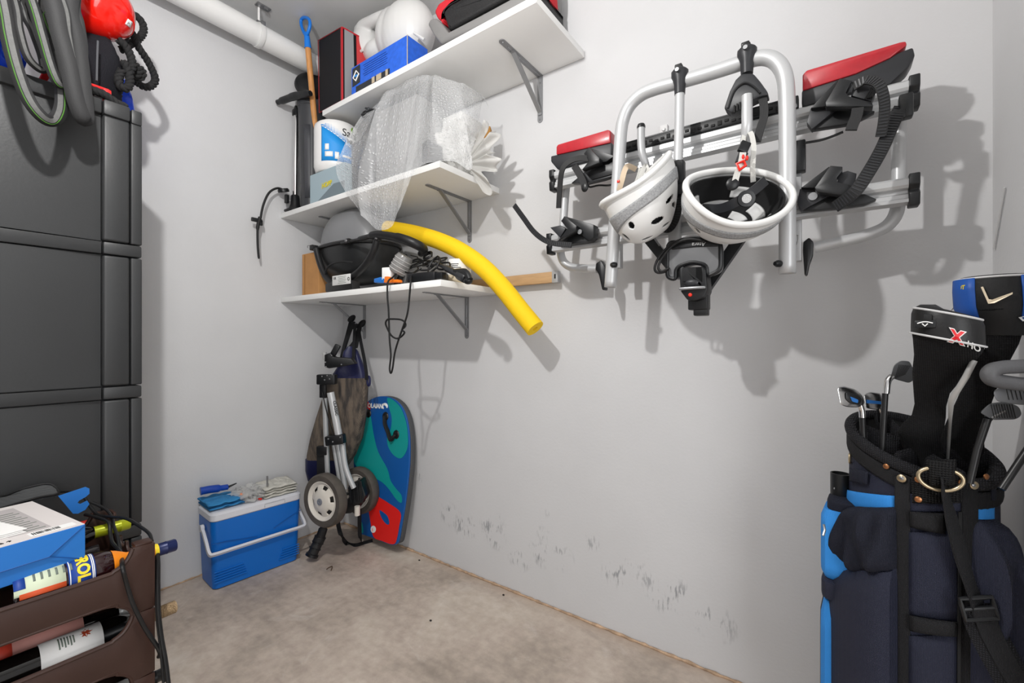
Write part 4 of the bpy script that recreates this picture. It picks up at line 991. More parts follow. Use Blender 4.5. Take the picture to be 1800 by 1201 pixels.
# bicycle tyres slung in front of the cabinet
tyre_k = mat('tyre_rubber', '1f1f20', .62, bump=.15, bscale=400); tyre_g = mat('tyre_sidewall', '5e5e5d', .7, var=.12, vscale=120); tyre_b = mat('tyre_tread', '2a2a2b', .68, bump=.1, bscale=300)
grn = mat('green_line', '44702a', .6)
def tyre(label, low, x, wd, top, sidewall=True, green=False, body=None, xs=None, dk=.0):
    """low = view points of the hanging part from left strand round the bottom to right strand; the loop closes over the hook"""
    t = thing('bicycle_tyre', label, 'tyre', PX(*low[len(low)//2], x), 'bicycle tyres slung in front of the cabinet')
    P = [PX(a, b_, xs[i] if xs else x) for i, (a, b_) in enumerate(low)]
    tp = V((x-.06, top, 2.62)); a, b_ = P[0], P[-1]
    loop = P+[lerp(b_, tp, .35)+V((.0, .035, .03)), lerp(b_, tp, .75)+V((0, .04, .02)), tp+V((0, .02, .01)), tp+V((0, -.02, .01)), lerp(a, tp, .75)+V((0, -.05, .02)), lerp(a, tp, .35)+V((0, -.045, .03))]
    C_ = sm(loop, 8, True); cen = sum(C_, V())/len(C_); view = (CAM-cen).normalized()
    obj('casing', B().tube(C_, wd*.35, 10, closed=True, up=tuple(view), ry=wd*.5), body or tyre_k, t)
    fr = frames(C_, True, tuple(view))
    if sidewall:
        Q = []
        for i, p in enumerate(C_):
            T_, A_, B_ = fr[i]; s_ = 1 if (cen-p).dot(B_) > 0 else -1
            Q.append(p+A_*wd*.30+B_*s_*wd*.12)
        sw = obj('sidewall', B().tube(Q, .0022, 4, ry=wd*.17, closed=True, up=tuple(view), sq=True), tyre_g, t)
        if green:
            Q2 = []
            for i, p in enumerate(C_):
                T_, A_, B_ = fr[i]; s_ = 1 if (cen-p).dot(B_) > 0 else -1
                Q2.append(p+A_*wd*.335-B_*s_*wd*.16)
            obj('green_stripe', B().tube(Q2, .0016, 6, closed=True), grn, sw)
    return t
hookx = .66
tyre('bicycle tyre with pale sidewall and green stripe, hanging lowest at left', [(5, 10), (14, 62), (27, 115), (44, 163), (62, 193), (82, 211), (97, 209), (107, 192), (109, 165), (106, 120), (100, 60), (92, 10)], .74, .034, -1.50, green=True, xs=[.76, .77, .78, .78, .78, .77, .75, .72, .69, .67, .67, .68])
tyre('dark bicycle tyre with pale edge tucked behind the striped tyre', [(26, 5), (33, 50), (46, 95), (62, 116), (76, 122), (74, 100), (58, 55), (42, 10)], .66, .022, -1.50, xs=[.68, .68, .68, .67, .66, .66, .66, .67])
tyre('bicycle tyre with printed pale sidewall, middle of the hanging bunch', [(56, 5), (72, 60), (88, 115), (102, 146), (111, 143), (108, 118), (96, 70), (78, 10)], .72, .028, -1.50, green=True, xs=[.73, .735, .735, .73, .71, .69, .68, .69])
tyre('wide dark grey tyre hanging pointed at right of the bunch', [(92, 5), (105, 60), (120, 115), (133, 175), (146, 208), (150, 200), (146, 160), (141, 110), (133, 60), (122, 10)], .74, .044, -1.46, sidewall=False, body=tyre_b, xs=[.76, .76, .76, .755, .745, .73, .71, .70, .69, .69])
tyre('bicycle tyre with pale outer edge nearest the red ball', [(112, 8), (120, 60), (128, 100), (138, 122), (146, 112), (147, 80), (141, 40), (134, 6)], .69, .022, -1.44, body=tyre_b, xs=[.70, .70, .70, .70, .69, .68, .68, .68])
t = thing('ceiling_hook', 'steel ceiling hook carrying the bunch of bicycle tyres', 'hook', (hookx, -1.47, HZ-.01))
obj('rod', B().tube(sm([V((hookx, -1.47, HZ-.004)), V((hookx, -1.47, 2.72)), V((hookx+.01, -1.47, 2.62)), V((hookx+.03, -1.47, 2.598)), V((hookx+.05, -1.47, 2.62)), V((hookx+.05, -1.47, 2.66))], 6), .005, 8), steel, t)
obj('rose', B().lathe([(0, 0), (.03, 0), (.026, -.008), (0, -.01)], (hookx, -1.47, HZ-.001), (0, 0, 1), 18), steel, t)

# ================================================================ stacked bottle crates
brown = mat('brown_crate_plastic', '3a251e', 0.45, var=.06, vscale=12, bump=.03, bscale=100)
KX, KY, KH = 1.19, -1.332, 0.1688; KL, KW = 0.56, 0.40; th_ = .007
def crate(k, label):
    z0 = k*KH+.0005; h_ = KH-.001; t = thing('bottle_crate', label, 'crate', (KX-KW/2, KY-KL/2, z0), 'brown plastic bottle crates in a stack')
    def side(x, sgn):
        pts = []
        top, bot = z0+h_, z0
        pts += [(KY, bot+.004), (KY, top), (KY-.045, top+.003), (KY-.050, top-.012), (KY-.062, top-.030), (KY-.082, top-.041), (KY-.12, top-.045), (KY-KL+.12, top-.045), (KY-KL+.082, top-.041), (KY-KL+.062, top-.030), (KY-KL+.05, top-.012), (KY-KL+.045, top+.003), (KY-KL, top), (KY-KL, bot+.004)]
        ar = .045 if k else .0
        if ar: pts += [(KY-KL+.045, bot), (KY-KL+.052, bot+.018), (KY-KL+.075, bot+.036), (KY-KL+.11, bot+ar), (KY-.11, bot+ar), (KY-.075, bot+.036), (KY-.052, bot+.018), (KY-.045, bot)]
        obj('side_wall', B().prism([V((x, y, z)) for y, z in pts], (sgn*th_, 0, 0), .0012), brown, t, smooth=30)
        top_pts = [V((x+sgn*th_/2, y, z-.002)) for y, z in pts[2:12]]
        obj('rim_lip', B().tube(sm(top_pts, 3), .0055, 8), brown, t)
        if ar:
            obj('arch_lip', B().tube(sm([V((x+sgn*th_/2, y, z+.001)) for y, z in pts[14:]], 3), .0045, 8), brown, t)
    side(KX, -1); side(KX-KW, 1)
    for yy, sg in ((KY, -1), (KY-KL, 1)):
        n = 5; pts = [V((KX-th_, yy, z0+.004)), V((KX-th_, yy, z0+h_)), V((KX-.05, yy, z0+h_))]
        for i in range(n):                                 # scalloped end wall that holds the bottle necks
            c0 = KX-.05-(KW-.1)*(i+.5)/n
            for a in range(9): an = math.pi*a/8; pts.append(V((c0+.024*math.cos(an), yy, z0+h_-.055-.022*math.sin(an))))
        pts += [V((KX-KW+.05, yy, z0+h_)), V((KX-KW+th_, yy, z0+h_)), V((KX-KW+th_, yy, z0+.004))]
        obj('end_wall', B().prism(pts, (0, sg*th_, 0), .001), brown, t, smooth=30)
    for yy in (KY-.022, KY-KL+.022): obj('corner_block', B().box((KX-.02, yy, z0+h_+.003), (.032, .036, .008), bev=.002), brown, t)
    obj('floor_grid', B().box((KX-KW/2, KY-KL/2, z0+.048), (KW-.016, KL-.016, .004)), brown, t)
    return t
crate(0, 'brown bottle crate at the very bottom of the stack'); crate(1, 'brown bottle crate, second from the bottom of the stack')
crate(2, 'brown bottle crate holding two wine bottles, second from the top'); crate(3, 'topmost brown bottle crate with the blue box on it')
winek = mat('dark_wine_glass', '0b0908', .06, spec=.7, coat=.3); amber = mat('dark_red_glass', '2a0f12', .05, spec=.7, coat=.4, trans=.25); clearg = mat('smoky_glass', '3a3638', .05, trans=.5)
def bottle(label, x, y_cap, z, r=.038, L_=.30, glass=winek, caps=None, capr=.0145, neck=.09, name='wine_bottle', group='bottles lying in the crates', ax=(0, 1, 0)):
    """lies with its neck towards the back wall; y_cap = tip of the neck"""
    t = thing(name, label, 'bottle', (x, y_cap-L_/2, z-r), group); o = V((x, y_cap-L_, z))
    prof = [(0, .012), (r*.55, .008), (r*.8, .0), (r*.97, .004), (r, .015), (r, L_-neck-.055), (r*.96, L_-neck-.035), (r*.75, L_-neck-.012), (r*.45, L_-neck+.008), (capr*.98, L_-neck+.02), (capr*.95, L_-.004), (0, L_-.004)]
    obj('glass', B().lathe(prof, o, ax, 28), glass, t)
    if caps:
        m_, l0, rr_ = caps
        obj('capsule', B().lathe([(0, L_), (rr_*.9, L_), (rr_, L_-.003), (rr_, L_-.02), (rr_*1.04, L_-.021), (rr_*1.04, L_-.023), (rr_, L_-.024), (rr_*1.01, L_-l0)], o, ax, 24, capped=False), m_, t)
    return t, o
def wrap(t, o, r, y0, y1, a0, a1, m, name='label', off=.0006, n=16):
    """label strip round a lying bottle, angles from +X turning downwards"""
    b = B().grid(lambda s_, q: o+V((0, lerp(y0, y1, q), 0))+V((math.cos(lerp(a0, a1, s_)), 0, -math.sin(lerp(a0, a1, s_))))*(r+off), n, 3); return obj(name, b, m, t, solid=.0004)
navyc = mat('navy_cap', '16224f', .35, .2); lblb = mat('label_blue', '173f92', .5); lorg = mat('label_orange', 'f08a1c', .45); lgrn = mat('label_pale_green', 'cfd9bd', .6); lyel = mat('label_yellow', 'f2d62a', .5); lred = mat('label_orange_red', 'd8572c', .55)
# aperitif bottle
xA, zA = 1.138, .633; yc = PX(309, 964, xA).y; LA = .30
t, o = bottle('aperitif bottle with blue and yellow label and navy cap, top crate', xA, yc, zA, .0395, LA, amber, (navyc, .045, .0165), .0165, .115, 'aperitif_bottle')
by = lambda px, py: PX(px, py, xA+.02).y-o.y
y0, y1 = by(118, 1000), by(166, 988)
lb = wrap(t, o, .0395, y0, y1, -2.2, 1.2, lblb)
for yy in (y0+.003, y1-.003, y1-.006): wrap(t, o, .0395, yy-.0009, yy+.0009, -2.2, 1.2, inkw, 'label_line', .0012)
text('APEROL', .030, cyl(o+V((0, y0+.016, 0)), (0, 1, 0), (math.cos(1.3), 0, math.sin(1.3)), .0395, .001), lyel, t, bold=.0012, align='CENTER')
# text is centred on the +X side; a second pale label behind it
y2, y3 = by(22, 1030), y0-.004
wrap(t, o, .0395, y2, y3, -1.9, -.15, lgrn, 'label_back'); wrap(t, o, .0395, y2+.008, y3, -.25, .05, lred, 'label_back_stripe', .0009)
wrap(t, o, .0395, y2, y2+.018, -1.3, -.5, lblb, 'label_back_seal', .001)
for i in range(6): wrap(t, o, .0395, y2+.03+i*.012, y2+.034+i*.012, -1.25, -.75, mat('grey_print', '6f7a70', .7), 'label_print', .001, n=5)
obj('neck_label', B().lathe([(.0345, LA-.137), (.0308, LA-.127), (.0192, LA-.106), (.0180, LA-.095), (.0176, LA-.05)], o, (0, 1, 0), 26, capped=False), lorg, t)
wrap(t, o, .0182, LA-.072, LA-.056, -1.6, -.9, inkw, 'neck_print', .0012)
obj('cap_band', B().lathe([(.0172, LA-.052), (.0176, LA-.050), (.0176, LA-.043), (.0172, LA-.041)], o, (0, 1, 0), 24, capped=False), lyel, t)
# other necks in the top crate
ygm = mat('yellow_green_foil', 'a9b01c', .32, .3); redf = mat('red_foil', 'c42a1c', .4, .2)
p = PD(228, 918, 1.36)
bottle('dark bottle with yellow green capsule in the top crate', p.x, p.y, p.z-.004, .037, .30, winek, (ygm, .085, .0165), .0145)
p = PD(178, 911, 1.42); bottle('bottle with wrinkled red foil neck behind the blue box', p.x, p.y, p.z-.01, .036, .28, winek, (redf, .10, .0145), .013)
p = PD(176, 966, 1.30); bottle('smoky glass bottle with ring neck next to aperitif bottle', p.x, p.y, p.z, .034, .28, clearg, None, .017)
# second tier
xB = 1.125; zB = KH*2+.012+.062; yB = PX(226, 1100, xB).y
lpk = mat('label_pink', 'c98f86', .6); capg = mat('pale_grey_capsule', 'b8b8b6', .4, .3)
t, o = bottle('wine bottle with white label and red leaf, second crate from top', xB, yB+.012, zB+.040, .0385, .31, winek, (black, .07, .0155), .0145)
r_ = .0385; w0, w1 = PX(70, 1160, xB+.02).y-o.y, PX(180, 1118, xB+.02).y-o.y
wrap(t, o, r_, w0, w1, -2.3, 1.4, paper); 
for i in range(6): wrap(t, o, r_, w0+.03+i*.005, w0+.0325+i*.005, -1.5+.03*i, -.7-.1*(i % 2), MATS['grey_print'], 'label_print', .001, n=6)
yl = w1-.03
leaf = [(0, 1), (.2, .5), (.7, .6), (.5, .2), (1, .1), (.6, -.2), (.6, -.6), (.1, -.4), (0, -.9), (-.1, -.4), (-.6, -.6), (-.6, -.2), (-1, .1), (-.5, .2), (-.7, .6), (-.2, .5)]
fc = cyl(o+V((0, yl, 0)), (0, 1, 0), (math.cos(1.15), 0, math.sin(1.15)), r_, .0008)
b = B(); b.add([fc(u*.013, v*.013, 0) for u, v in leaf]+[fc(0, 0, .0004)], [(i, (i+1) % 16, 16) for i in range(16)]); obj('red_leaf', b, mat('leaf_red', '9c3a1c', .6), t)
xC = 1.05; t, o = bottle('wine bottle with pink label and grey capsule behind the leaf bottle', xC, PX(232, 1070, xC).y, zB+.052, .0385, .31, winek, (capg, .03, .0155), .0145)
w0, w1 = PX(18, 1150, xC).y-o.y, PX(142, 1090, xC).y-o.y
wrap(t, o, r_, w0, w1, -2.3, 1.4, lpk); wrap(t, o, r_, w0-.03, w0, -2.3, 1.4, mat('label_red', 'c8412e', .55), 'label_end')
tw = mat('twine_wrap', 'c0a582', .9, bump=.8, bscale=300)
q = PX(309, 1066, 1.10); t, o = bottle('bottle neck wrapped in twine sticking out of the crate', q.x, q.y, q.z, .037, .30, winek, None, .0145)
b = B()
for i in range(16): b.lathe([(.0150, .24+i*.0037), (.0172, .24+i*.0037+.0018), (.0150, .24+i*.0037+.0036)], o, (0, 1, 0), 18, capped=False)
b.lathe([(0, .300), (.0150, .300), (.0162, .297)], o, (0, 1, 0), 18); obj('twine', b, tw, t)
q = PX(291, 1182, 1.12); bottle('bottle with black capsule sticking out of the lowest visible crate', q.x, q.y, q.z, .037, .30, winek, (black, .06, .0155), .0145)
q = PX(225, 1190, 1.10); bottle('smoky bottle seen through the lower crate opening', q.x, q.y, q.z-.02, .037, .30, clearg, (capg, .05, .0155), .0145)
# ---------------------------------------------------------------- blue and white box on the crates
bz0 = .664; f0 = PZ(150, 985, bz0); f1 = PZ(0, 1035, bz0); u = (f0-f1).normalized(); u.z = 0; u.normalize(); wdir = V((-u.y, u.x, 0))
if wdir.x > 0: wdir = -wdir
BL, BW, BH = .36, .335, .088
def bp(a, b_, c): return f0-u*a+wdir*b_+V((0, 0, c))
t = thing('product_box', 'blue cardboard box with pale printed top lying on the crates', 'box', bp(BL/2, BW/2, 0))
blue = mat('blue_card', '2673c4', .42, var=.03); palec = mat('pale_card', 'dcd6d4', .55)
obj('carton', B().prism([bp(0, 0, 0), bp(BL, 0, 0), bp(BL, BW, 0), bp(0, BW, 0)], V((0, 0, BH)), .0012), blue, t, smooth=0)
obj('printed_top', B().prism([bp(.001, .001, BH), bp(BL-.001, .001, BH), bp(BL-.001, BW-.001, BH), bp(.001, BW-.001, BH)], V((0, 0, .0012))), palec, t, smooth=0)
# the folded flap on the long side: creases in relief
wn = -wdir
cr = [[bp(.002, -.0006, BH-.002), bp(.065, -.004, BH*.42)], [bp(.065, -.004, BH*.42), bp(.002, -.0006, .004)], [bp(.065, -.004, BH*.42), bp(BL-.01, -.0045, BH*.40)]]
for a, b_ in cr: obj('crease', B().tube([a, b_], .0011, 5), mat('blue_card_dark', '164f96', .5), t)
obj('flap', B().add([bp(.002, -.0004, BH-.001), bp(BL-.002, -.0004, BH-.001), bp(BL-.01, -.0044, BH*.41), bp(.064, -.004, BH*.43)], [(0, 1, 2, 3)]), blue, t, solid=.0006, smooth=0)
fp = lambda oa, ob: flat(bp(oa, ob, BH+.0014), u, wdir)
obj('text_panel', B().prism([bp(.045, .05, BH+.0012), bp(.115, .05, BH+.0012), bp(.115, BW-.03, BH+.0012), bp(.045, BW-.03, BH+.0012)], V((0, 0, .0004))), mat('grey_card', 'b9b3b3', .6), t, smooth=0)
for i in range(11): obj('print_line', B().box(bp(.08, .065+i*.019, BH+.0019), (.058-.012*(i % 3), .004, .0003), rot=rotm(u, z=UP)), MATS['grey_print'], t, smooth=0)
bw_ = obj('barcode_panel', B().box(bp(.05, .028, BH+.0016), (.078, .026, .0006), rot=rotm(u, z=UP)), inkw, t, smooth=0)
rng = random.Random(5); b = B(); xx = 0
for i in range(20):
    w_ = rng.choice((.0008, .0014, .002)); xx += w_/2
    b.box(bp(.084-xx, .028, BH+.0022), (w_, .017, .0003), rot=rotm(u, z=UP)); xx += w_/2+rng.choice((.0008, .0016))
obj('barcode', b, inkk, bw_, smooth=0, stuff=True)
text('CE', .014, fp(.185, .018), inkk, t, 'marks'); text('X ∆ ↑', .012, fp(.15, .018), inkk, t, 'marks')
# hang tab with slot on the far side
tabp = [bp(.0, .16, BH*.6), bp(.0, BW+.02, BH*.6), bp(.0, BW+.02, BH+.018), bp(.0, BW-.01, BH+.03)]
q0 = [(102, 872), (120, 866), (150, 856), (157, 859), (157, 868), (150, 874), (139, 880), (136, 884), (141, 886), (153, 880), (157, 886), (150, 896), (137, 903), (128, 903)]
yt_ = bp(0, BW*.6, 0).y+.018
xt_ = bp(0, BW*.92, 0).x; obj('hang_tab', B().prism([PX(a, b_, xt_) for a, b_ in q0], (.0016, 0, 0)), blue, t, smooth=0)
# folded letters on the box
t = thing('letter', 'folded white printed letter lying on the blue box', 'paper', bp(.2, .15, BH+.002))
for i, (dz, da) in enumerate(((.002, 0), (.0045, .004), (.007, -.003))):
    obj('sheet', B().prism([bp(.085+da, .058+i*.004, BH+dz), bp(.335, .05+i*.004, BH+dz), bp(.335, .265, BH+dz), bp(.115+da, .265, BH+dz)], V((0, 0, .0012 if i < 2 else .0015))), paper, t, smooth=0)
for i in range(5): obj('print_line', B().box(bp(.26, .085+i*.022, BH+.0087), (.10-.02*(i % 2), .002, .0003), rot=rotm(u, z=UP)), MATS['grey_print'], t, smooth=0)
# flat grey strap pouch on the box and cables
mg = weave('dark_grey_mesh_cloth', '4a4b4c', 500, .9, .5)
P = [PD(-20, 884, 1.42), PD(15, 878, 1.42), PD(40, 866, 1.43), PD(70, 858, 1.45), PD(95, 862, 1.46), PD(103, 872, 1.46)]
t = thing('mesh_pouch', 'dark grey mesh pouch with black binding behind the letter', 'pouch', P[2])
pts = [PD(a, b_, d_) for a, b_, d_ in ((-20, 878, 1.30), (10, 871, 1.30), (40, 860, 1.31), (80, 851, 1.34), (97, 856, 1.35), (102, 868, 1.33), (70, 874, 1.29), (40, 882, 1.26), (-20, 898, 1.24))]
c0 = sum(pts, V())/len(pts); b = B(); n = len(pts)
b.add(pts+[c0+V((0, 0, .008))]+[p-V((0, 0, .008)) for p in pts]+[c0-V((0, 0, .012))], [(i, (i+1) % n, n) for i in range(n)]+[((i+1) % n+n+1, i+n+1, 2*n+1) for i in range(n)]+[(i, i+n+1, (i+1) % n+n+1, (i+1) % n) for i in range(n)])
obj('cloth', b, mg, t); obj('binding', B().tube(sm(pts, 4, True), .0035, 6, closed=True), blackm, t)
def cord(pts, r=.0042, m=None): return B().tube(sm([PD(*p) for p in pts], 6), r, 8)
t = thing('power_cable', 'black power cable draped over the crates and down the corner', 'cable', PD(285, 1195, 1.15))
obj('strand', cord([(45, 876, 1.33), (80, 868, 1.36), (120, 864, 1.38), (145, 872, 1.38), (158, 890, 1.36), (172, 905, 1.34), (195, 909, 1.3), (222, 912, 1.27), (245, 925, 1.24), (262, 938, 1.2), (267, 952, 1.17)], .0042), cable, t)
obj('strand', cord([(160, 883, 1.36), (185, 895, 1.35), (197, 910, 1.32), (200, 925, 1.28), (207, 945, 1.24), (212, 975, 1.2)], .0042), cable, t)
obj('strand', cord([(150, 905, 1.34), (178, 912, 1.31), (192, 920, 1.29), (194, 938, 1.27), (198, 955, 1.24), (212, 972, 1.18), (215, 995, 1.085), (222, 1025, 1.088), (235, 1065, 1.10), (255, 1105, 1.118), (275, 1135, 1.135), (281, 1148, 1.14), (279, 1155, 1.145)], .0048), cable, t)
obj('strand', cord([(276, 965, 1.2), (278, 990, 1.17), (278, 1030, 1.16), (279, 1075, 1.15), (284, 1120, 1.14), (291, 1160, 1.13), (296, 1200, 1.12), (300, 1240, 1.11)], .0048), cable, t)
obj('strand', cord([(271, 960, 1.2), (273, 985, 1.18), (275, 1040, 1.16), (277, 1090, 1.15), (283, 1140, 1.14), (288, 1200, 1.13)], .004), cable, t)
# ================================================================ things on the top shelf
def remesh(o, size, smooth=6):
    q = o.modifiers.new('r', 'REMESH'); q.mode = 'VOXEL'; q.voxel_size = size; q.use_smooth_shade = True
    if smooth: q = o.modifiers.new('s', 'SMOOTH'); q.iterations = smooth; q.factor = .6
    return o
redt = mat('red_trim', 'b8202a', .45); blkfab = weave('black_nylon', '1b1b1e', 600, .8, .35)
# soft case with red piping
t = thing('soft_case', 'black soft case with red piped edges standing on the top shelf', 'case', PY(585, 178, -.3))
yF = -.372; f4 = [PY(559, 70, yF), PY(600, 46, yF), PY(601, 168, yF), PY(561, 190, yF)]
f4[2].z = f4[3].z = T1+.002
f4[2].x = f4[1].x+.004
dp = V((.02, .17, 0))
obj('case_body', B().prism(f4, dp, .012, 3), blkfab, t)
def inset(P, k): c = sum(P, V())/len(P); return [lerp(p, c, k) for p in P]
side = [f4[1], f4[2], f4[2]+dp, f4[1]+dp]
for nm, P, off in (('red_piping', [f4[0], f4[1], f4[2], f4[3]], V((0, -.001, 0))), ('red_piping', side, V((.002, 0, 0)))):
    obj(nm, B().tube(dense(inset([p+off for p in P], .03)+[inset([p+off for p in P], .03)[0]], .02)[:-1], .0026 if off.x == 0 else .005, 6, closed=True), redt if off.x else mat('dark_red_trim', '7a2226', .5), t)
obj('grey_window', B().prism([p+V((.0015, 0, 0)) for p in inset([lerp(side[0], side[3], .08), lerp(side[1], side[2], .08), lerp(side[1], side[2], .42), lerp(side[0], side[3], .38)], .04)], V((.003, 0, 0))), mat('grey_vinyl', '8e9092', .3), t)
obj('red_flap', B().prism([p+V((.0015, 0, 0)) for p in inset([lerp(side[0], side[3], .46), lerp(side[1], side[2], .5), lerp(side[1], side[2], 1), lerp(side[0], side[3], 1)], .05)], V((.004, 0, 0)), .001), mat('red_cloth', 'c23a3c', .6), t)
obj('carry_tab', B().box(f4[0]+V((.002, .05, .004)), (.03, .05, .012), bev=.004), blackm, t)
# white jug lying on its side
t = thing('white_jug', 'big white plastic jug with moulded handle lying on top shelf', 'jug', PY(700, 110, -.2))
jm = mat('white_hdpe', 'd6d6d4', .32); yJ = -.20
k = 1.0
def sz(px): return px*2.45/FPX
b = B()
cB, cN = PY(712, 62, yJ), PY(643, 84, yJ)
rB = sz(50)
for c, r in ((PY(716, 60, yJ), V((sz(52), .12, sz(50)))), (PY(698, 64, yJ), V((sz(36), .11, sz(45)))), (PY(645, 84, yJ), V((sz(29), .085, sz(36)))), (PY(668, 94, yJ), V((sz(30), .08, sz(20))))):
    c = c.copy(); c.z = max(c.z, T1+.001+min(r.z, .05)); b.ball(c, r, 28, 18)
b.tube(sm([PY(630, 62, yJ-.03), PY(637, 47, yJ-.04), PY(652, 39, yJ-.045), PY(672, 30, yJ-.045), PY(692, 24, yJ-.03)], 6), sz(9.5), 12)
b.tube([PY(636, 62, yJ-.02), PY(630, 50, yJ-.02)], sz(9), 12)
o = obj('jug_body', b, jm, t); remesh(o, .005, 14)
for a, c, yo in (((681, 60), (703, 54), -.092), ((728, 58), (746, 70), -.088), ((626, 98), (637, 88), -.066)):
    obj('moulded_rib', B().tube([PY(*a, yJ+yo), PY(*c, yJ+yo+(.012 if a[0] > 700 else 0))], .007, 8), jm, t)
# blue box with diamond emblem
t = thing('blue_box', 'scuffed blue cardboard box with black diamond emblem, top shelf edge', 'box', PY(670, 130, -.33))
yF = -.374; bl, br = PY(618, 158, yF), PY(716, 97, yF); bl.z = br.z = T1+.001; hB = (PY(618, 120, yF).z-bl.z)
bcard = mat('scuffed_blue_card', '2460cf', .5, var=.12, vscale=45)
obj('carton', B().prism([bl, br, br+V((0, 0, hB)), bl+V((0, 0, hB))], V((0, .125, 0)), .0015), bcard, t, smooth=0)
L_ = br.x-bl.x
fb = lambda a, c, d=.0008: V((bl.x+a*L_, yF-d, bl.z+c*hB))
em = obj('emblem', B().prism([fb(.02, .30), fb(.17, .34), fb(.17, .96), fb(.02, .93)], V((0, -.0005, 0))), mat('charcoal_ink', '26292f', .5), t, smooth=0)
obj('diamond', B().tube([fb(.04, .60, .002), fb(.09, .46, .002), fb(.15, .64, .002), fb(.10, .80, .002)], .0035, 6, closed=True), inkw, em)
obj('emblem_mark', B().box(fb(.095, .63, .002), (.02, .001, .01)), mat('bright_blue_ink', '2c8fe0', .5), em)
for i in range(6): obj('print_stripe', B().box(fb(.22+.24*(1 if i < 9 else 0)-.02*(i % 2), .48+i*.075), (L_*.42, .0008, .0022), ), mat('dark_blue_ink', '123a86', .5), t, smooth=0)
obj('print_band', B().box(fb(.40, .14), (L_*.62, .0009, hB*.22)), MATS['charcoal_ink'], t, smooth=0)
for a, w_ in ((.42, .05), (.52, .09), (.66, .04)): obj('tape_scrap', B().box(fb(a, .16, .0018), (L_*w_, .0008, hB*.2)), mat('tan_tape', 'b9a98f', .7), t, smooth=0)
obj('worn_edge', B().tube([br+V((0, 0, .001)), br+V((0, -.0003, hB*.5)), br+V((0, 0, hB))], .0022, 5), mat('frayed_card', 'b3aa98', .9), t)
# booster seat
t = thing('booster_seat', 'red black and grey child booster seat on top shelf', 'car seat', PY(850, 40, -.2))
gsh = mat('grey_seat_shell', '7d7c7b', .5); redc = mat('red_seat_cloth', 'c4202c', .75, var=.06, vscale=90, bump=.1, bscale=400); blkc = mat('black_seat_cloth', '1a1a1b', .55, bump=.25, bscale=220)
yS = -.36
def pl(pts, y): return [PY(a, c, y) for a, c in pts]
gp = pl([(751, 42), (757, 32), (766, 31), (776, 40), (787, 56), (850, 23), (925, -18), (930, 6), (774, 77), (762, 62)], yS)
for p in gp: p.z = max(p.z, T1+.002)
obj('shell', B().prism(gp, (0, .33, 0), .010, 3), gsh, t)
obj('cushion', B().prism(pl(rr([(778, 22), (790, 8), (850, -26), (915, -62), (918, -20), (788, 52)], 5), yS-.006), (0, .33, 0), .012, 3), blkc, t)
obj('side_pad', B().prism(pl(rr([(763, 20), (770, 6), (800, -15), (905, -78), (915, -64), (792, 8), (779, 22), (778, 38), (768, 32)], 4), yS-.002), (0, .3, 0), .010, 3), redc, t)
obj('stitching', B().tube(sm(pl([(779, 24), (786, 12), (820, -8), (880, -42)], yS-.012), 5), .0022, 6), blackm, t)
q = PY(956, 2, -.13); obj('red_wing', B().ball(q, (.05, .09, .085), 24, 16), redc, t)
q = PY(962, 2, -.09); obj('wing_shell', B().ball(q, (.056, .08, .10), 24, 16), gsh, t)

# ================================================================ things on the middle shelf
# floor pump in the left corner
bp_ = PZ(517, 352, T2); bp_.y = -.36; bp_.x = PY(519, 350, -.36).x
t = thing('floor_pump', 'silver bicycle floor pump with black base on middle shelf', 'pump', (bp_.x, bp_.y, T2))
px_, py_ = bp_.x, bp_.y
zt = PY(519, 200, py_).z
obj('barrel', B().tube([V((px_, py_, T2+.07)), V((px_-.004, py_+.008, zt))], .0155, 20), chrome, t)
obj('base', B().lathe([(.042, 0), (.044, .012), (.034, .03), (.026, .05), (.023, .10), (.019, .105)], (px_, py_, T2+.001), (0, 0, 1), 20), black, t)
obj('foot', B().box((px_+.0, py_-.01, T2+.009), (.055, .09, .016), bev=.006), black, t)
obj('collar', B().lathe([(.017, -.01), (.022, -.008), (.022, .02), (.014, .03), (.008, .05)], (px_-.004, py_+.008, zt), (0, 0, 1), 18), black, t)
hz = PY(516, 172, py_).z
obj('piston_rod', B().tube([V((px_-.004, py_+.008, zt)), V((px_-.004, py_+.008, hz))], .006, 10), steel, t)
hL, hR = PX(488, 180, .025), PY(546, 164, -.40)
obj('handle', B().tube(sm([hL, lerp(hL, hR, .25)+V((0, 0, .004)), lerp(hL, hR, .5)+V((0, 0, .008)), lerp(hL, hR, .75)+V((0, 0, .004)), hR], 5), [.014]*3+[.019]*6+[.021]*4+[.019]*6+[.014]*2, 14), black, t)
gc_ = PX(499, 338, .05); obj('gauge', B().lathe([(0, 0), (.03, 0), (.031, .012), (.026, .02), (0, .02)], gc_, (.1, -.3, .9), 22), black, t)
obj('lever', B().box(PX(504, 350, .055), (.022, .02, .05), bev=.004), black, t)
hs = [PX(499, 334, .05), PX(487, 331, .055), PX(473, 339, .06), PX(463, 360, .06), PX(458, 384, .06)]
obj('hose', B().tube(sm(hs, 8), .006, 10), rubber, t)
obj('hose_end', B().tube(sm([PX(457, 382, .06), PX(453, 400, .06), PX(453, 430, .06), PX(455, 455, .06)], 5), [.009]*6+[.006]*9+[.004], 10), rubber, t)
obj('valve_clip', B().box(PX(451, 387, .06), (.014, .055, .022), bev=.004).box(PX(459, 392, .06), (.012, .014, .03), bev=.003), black, t)
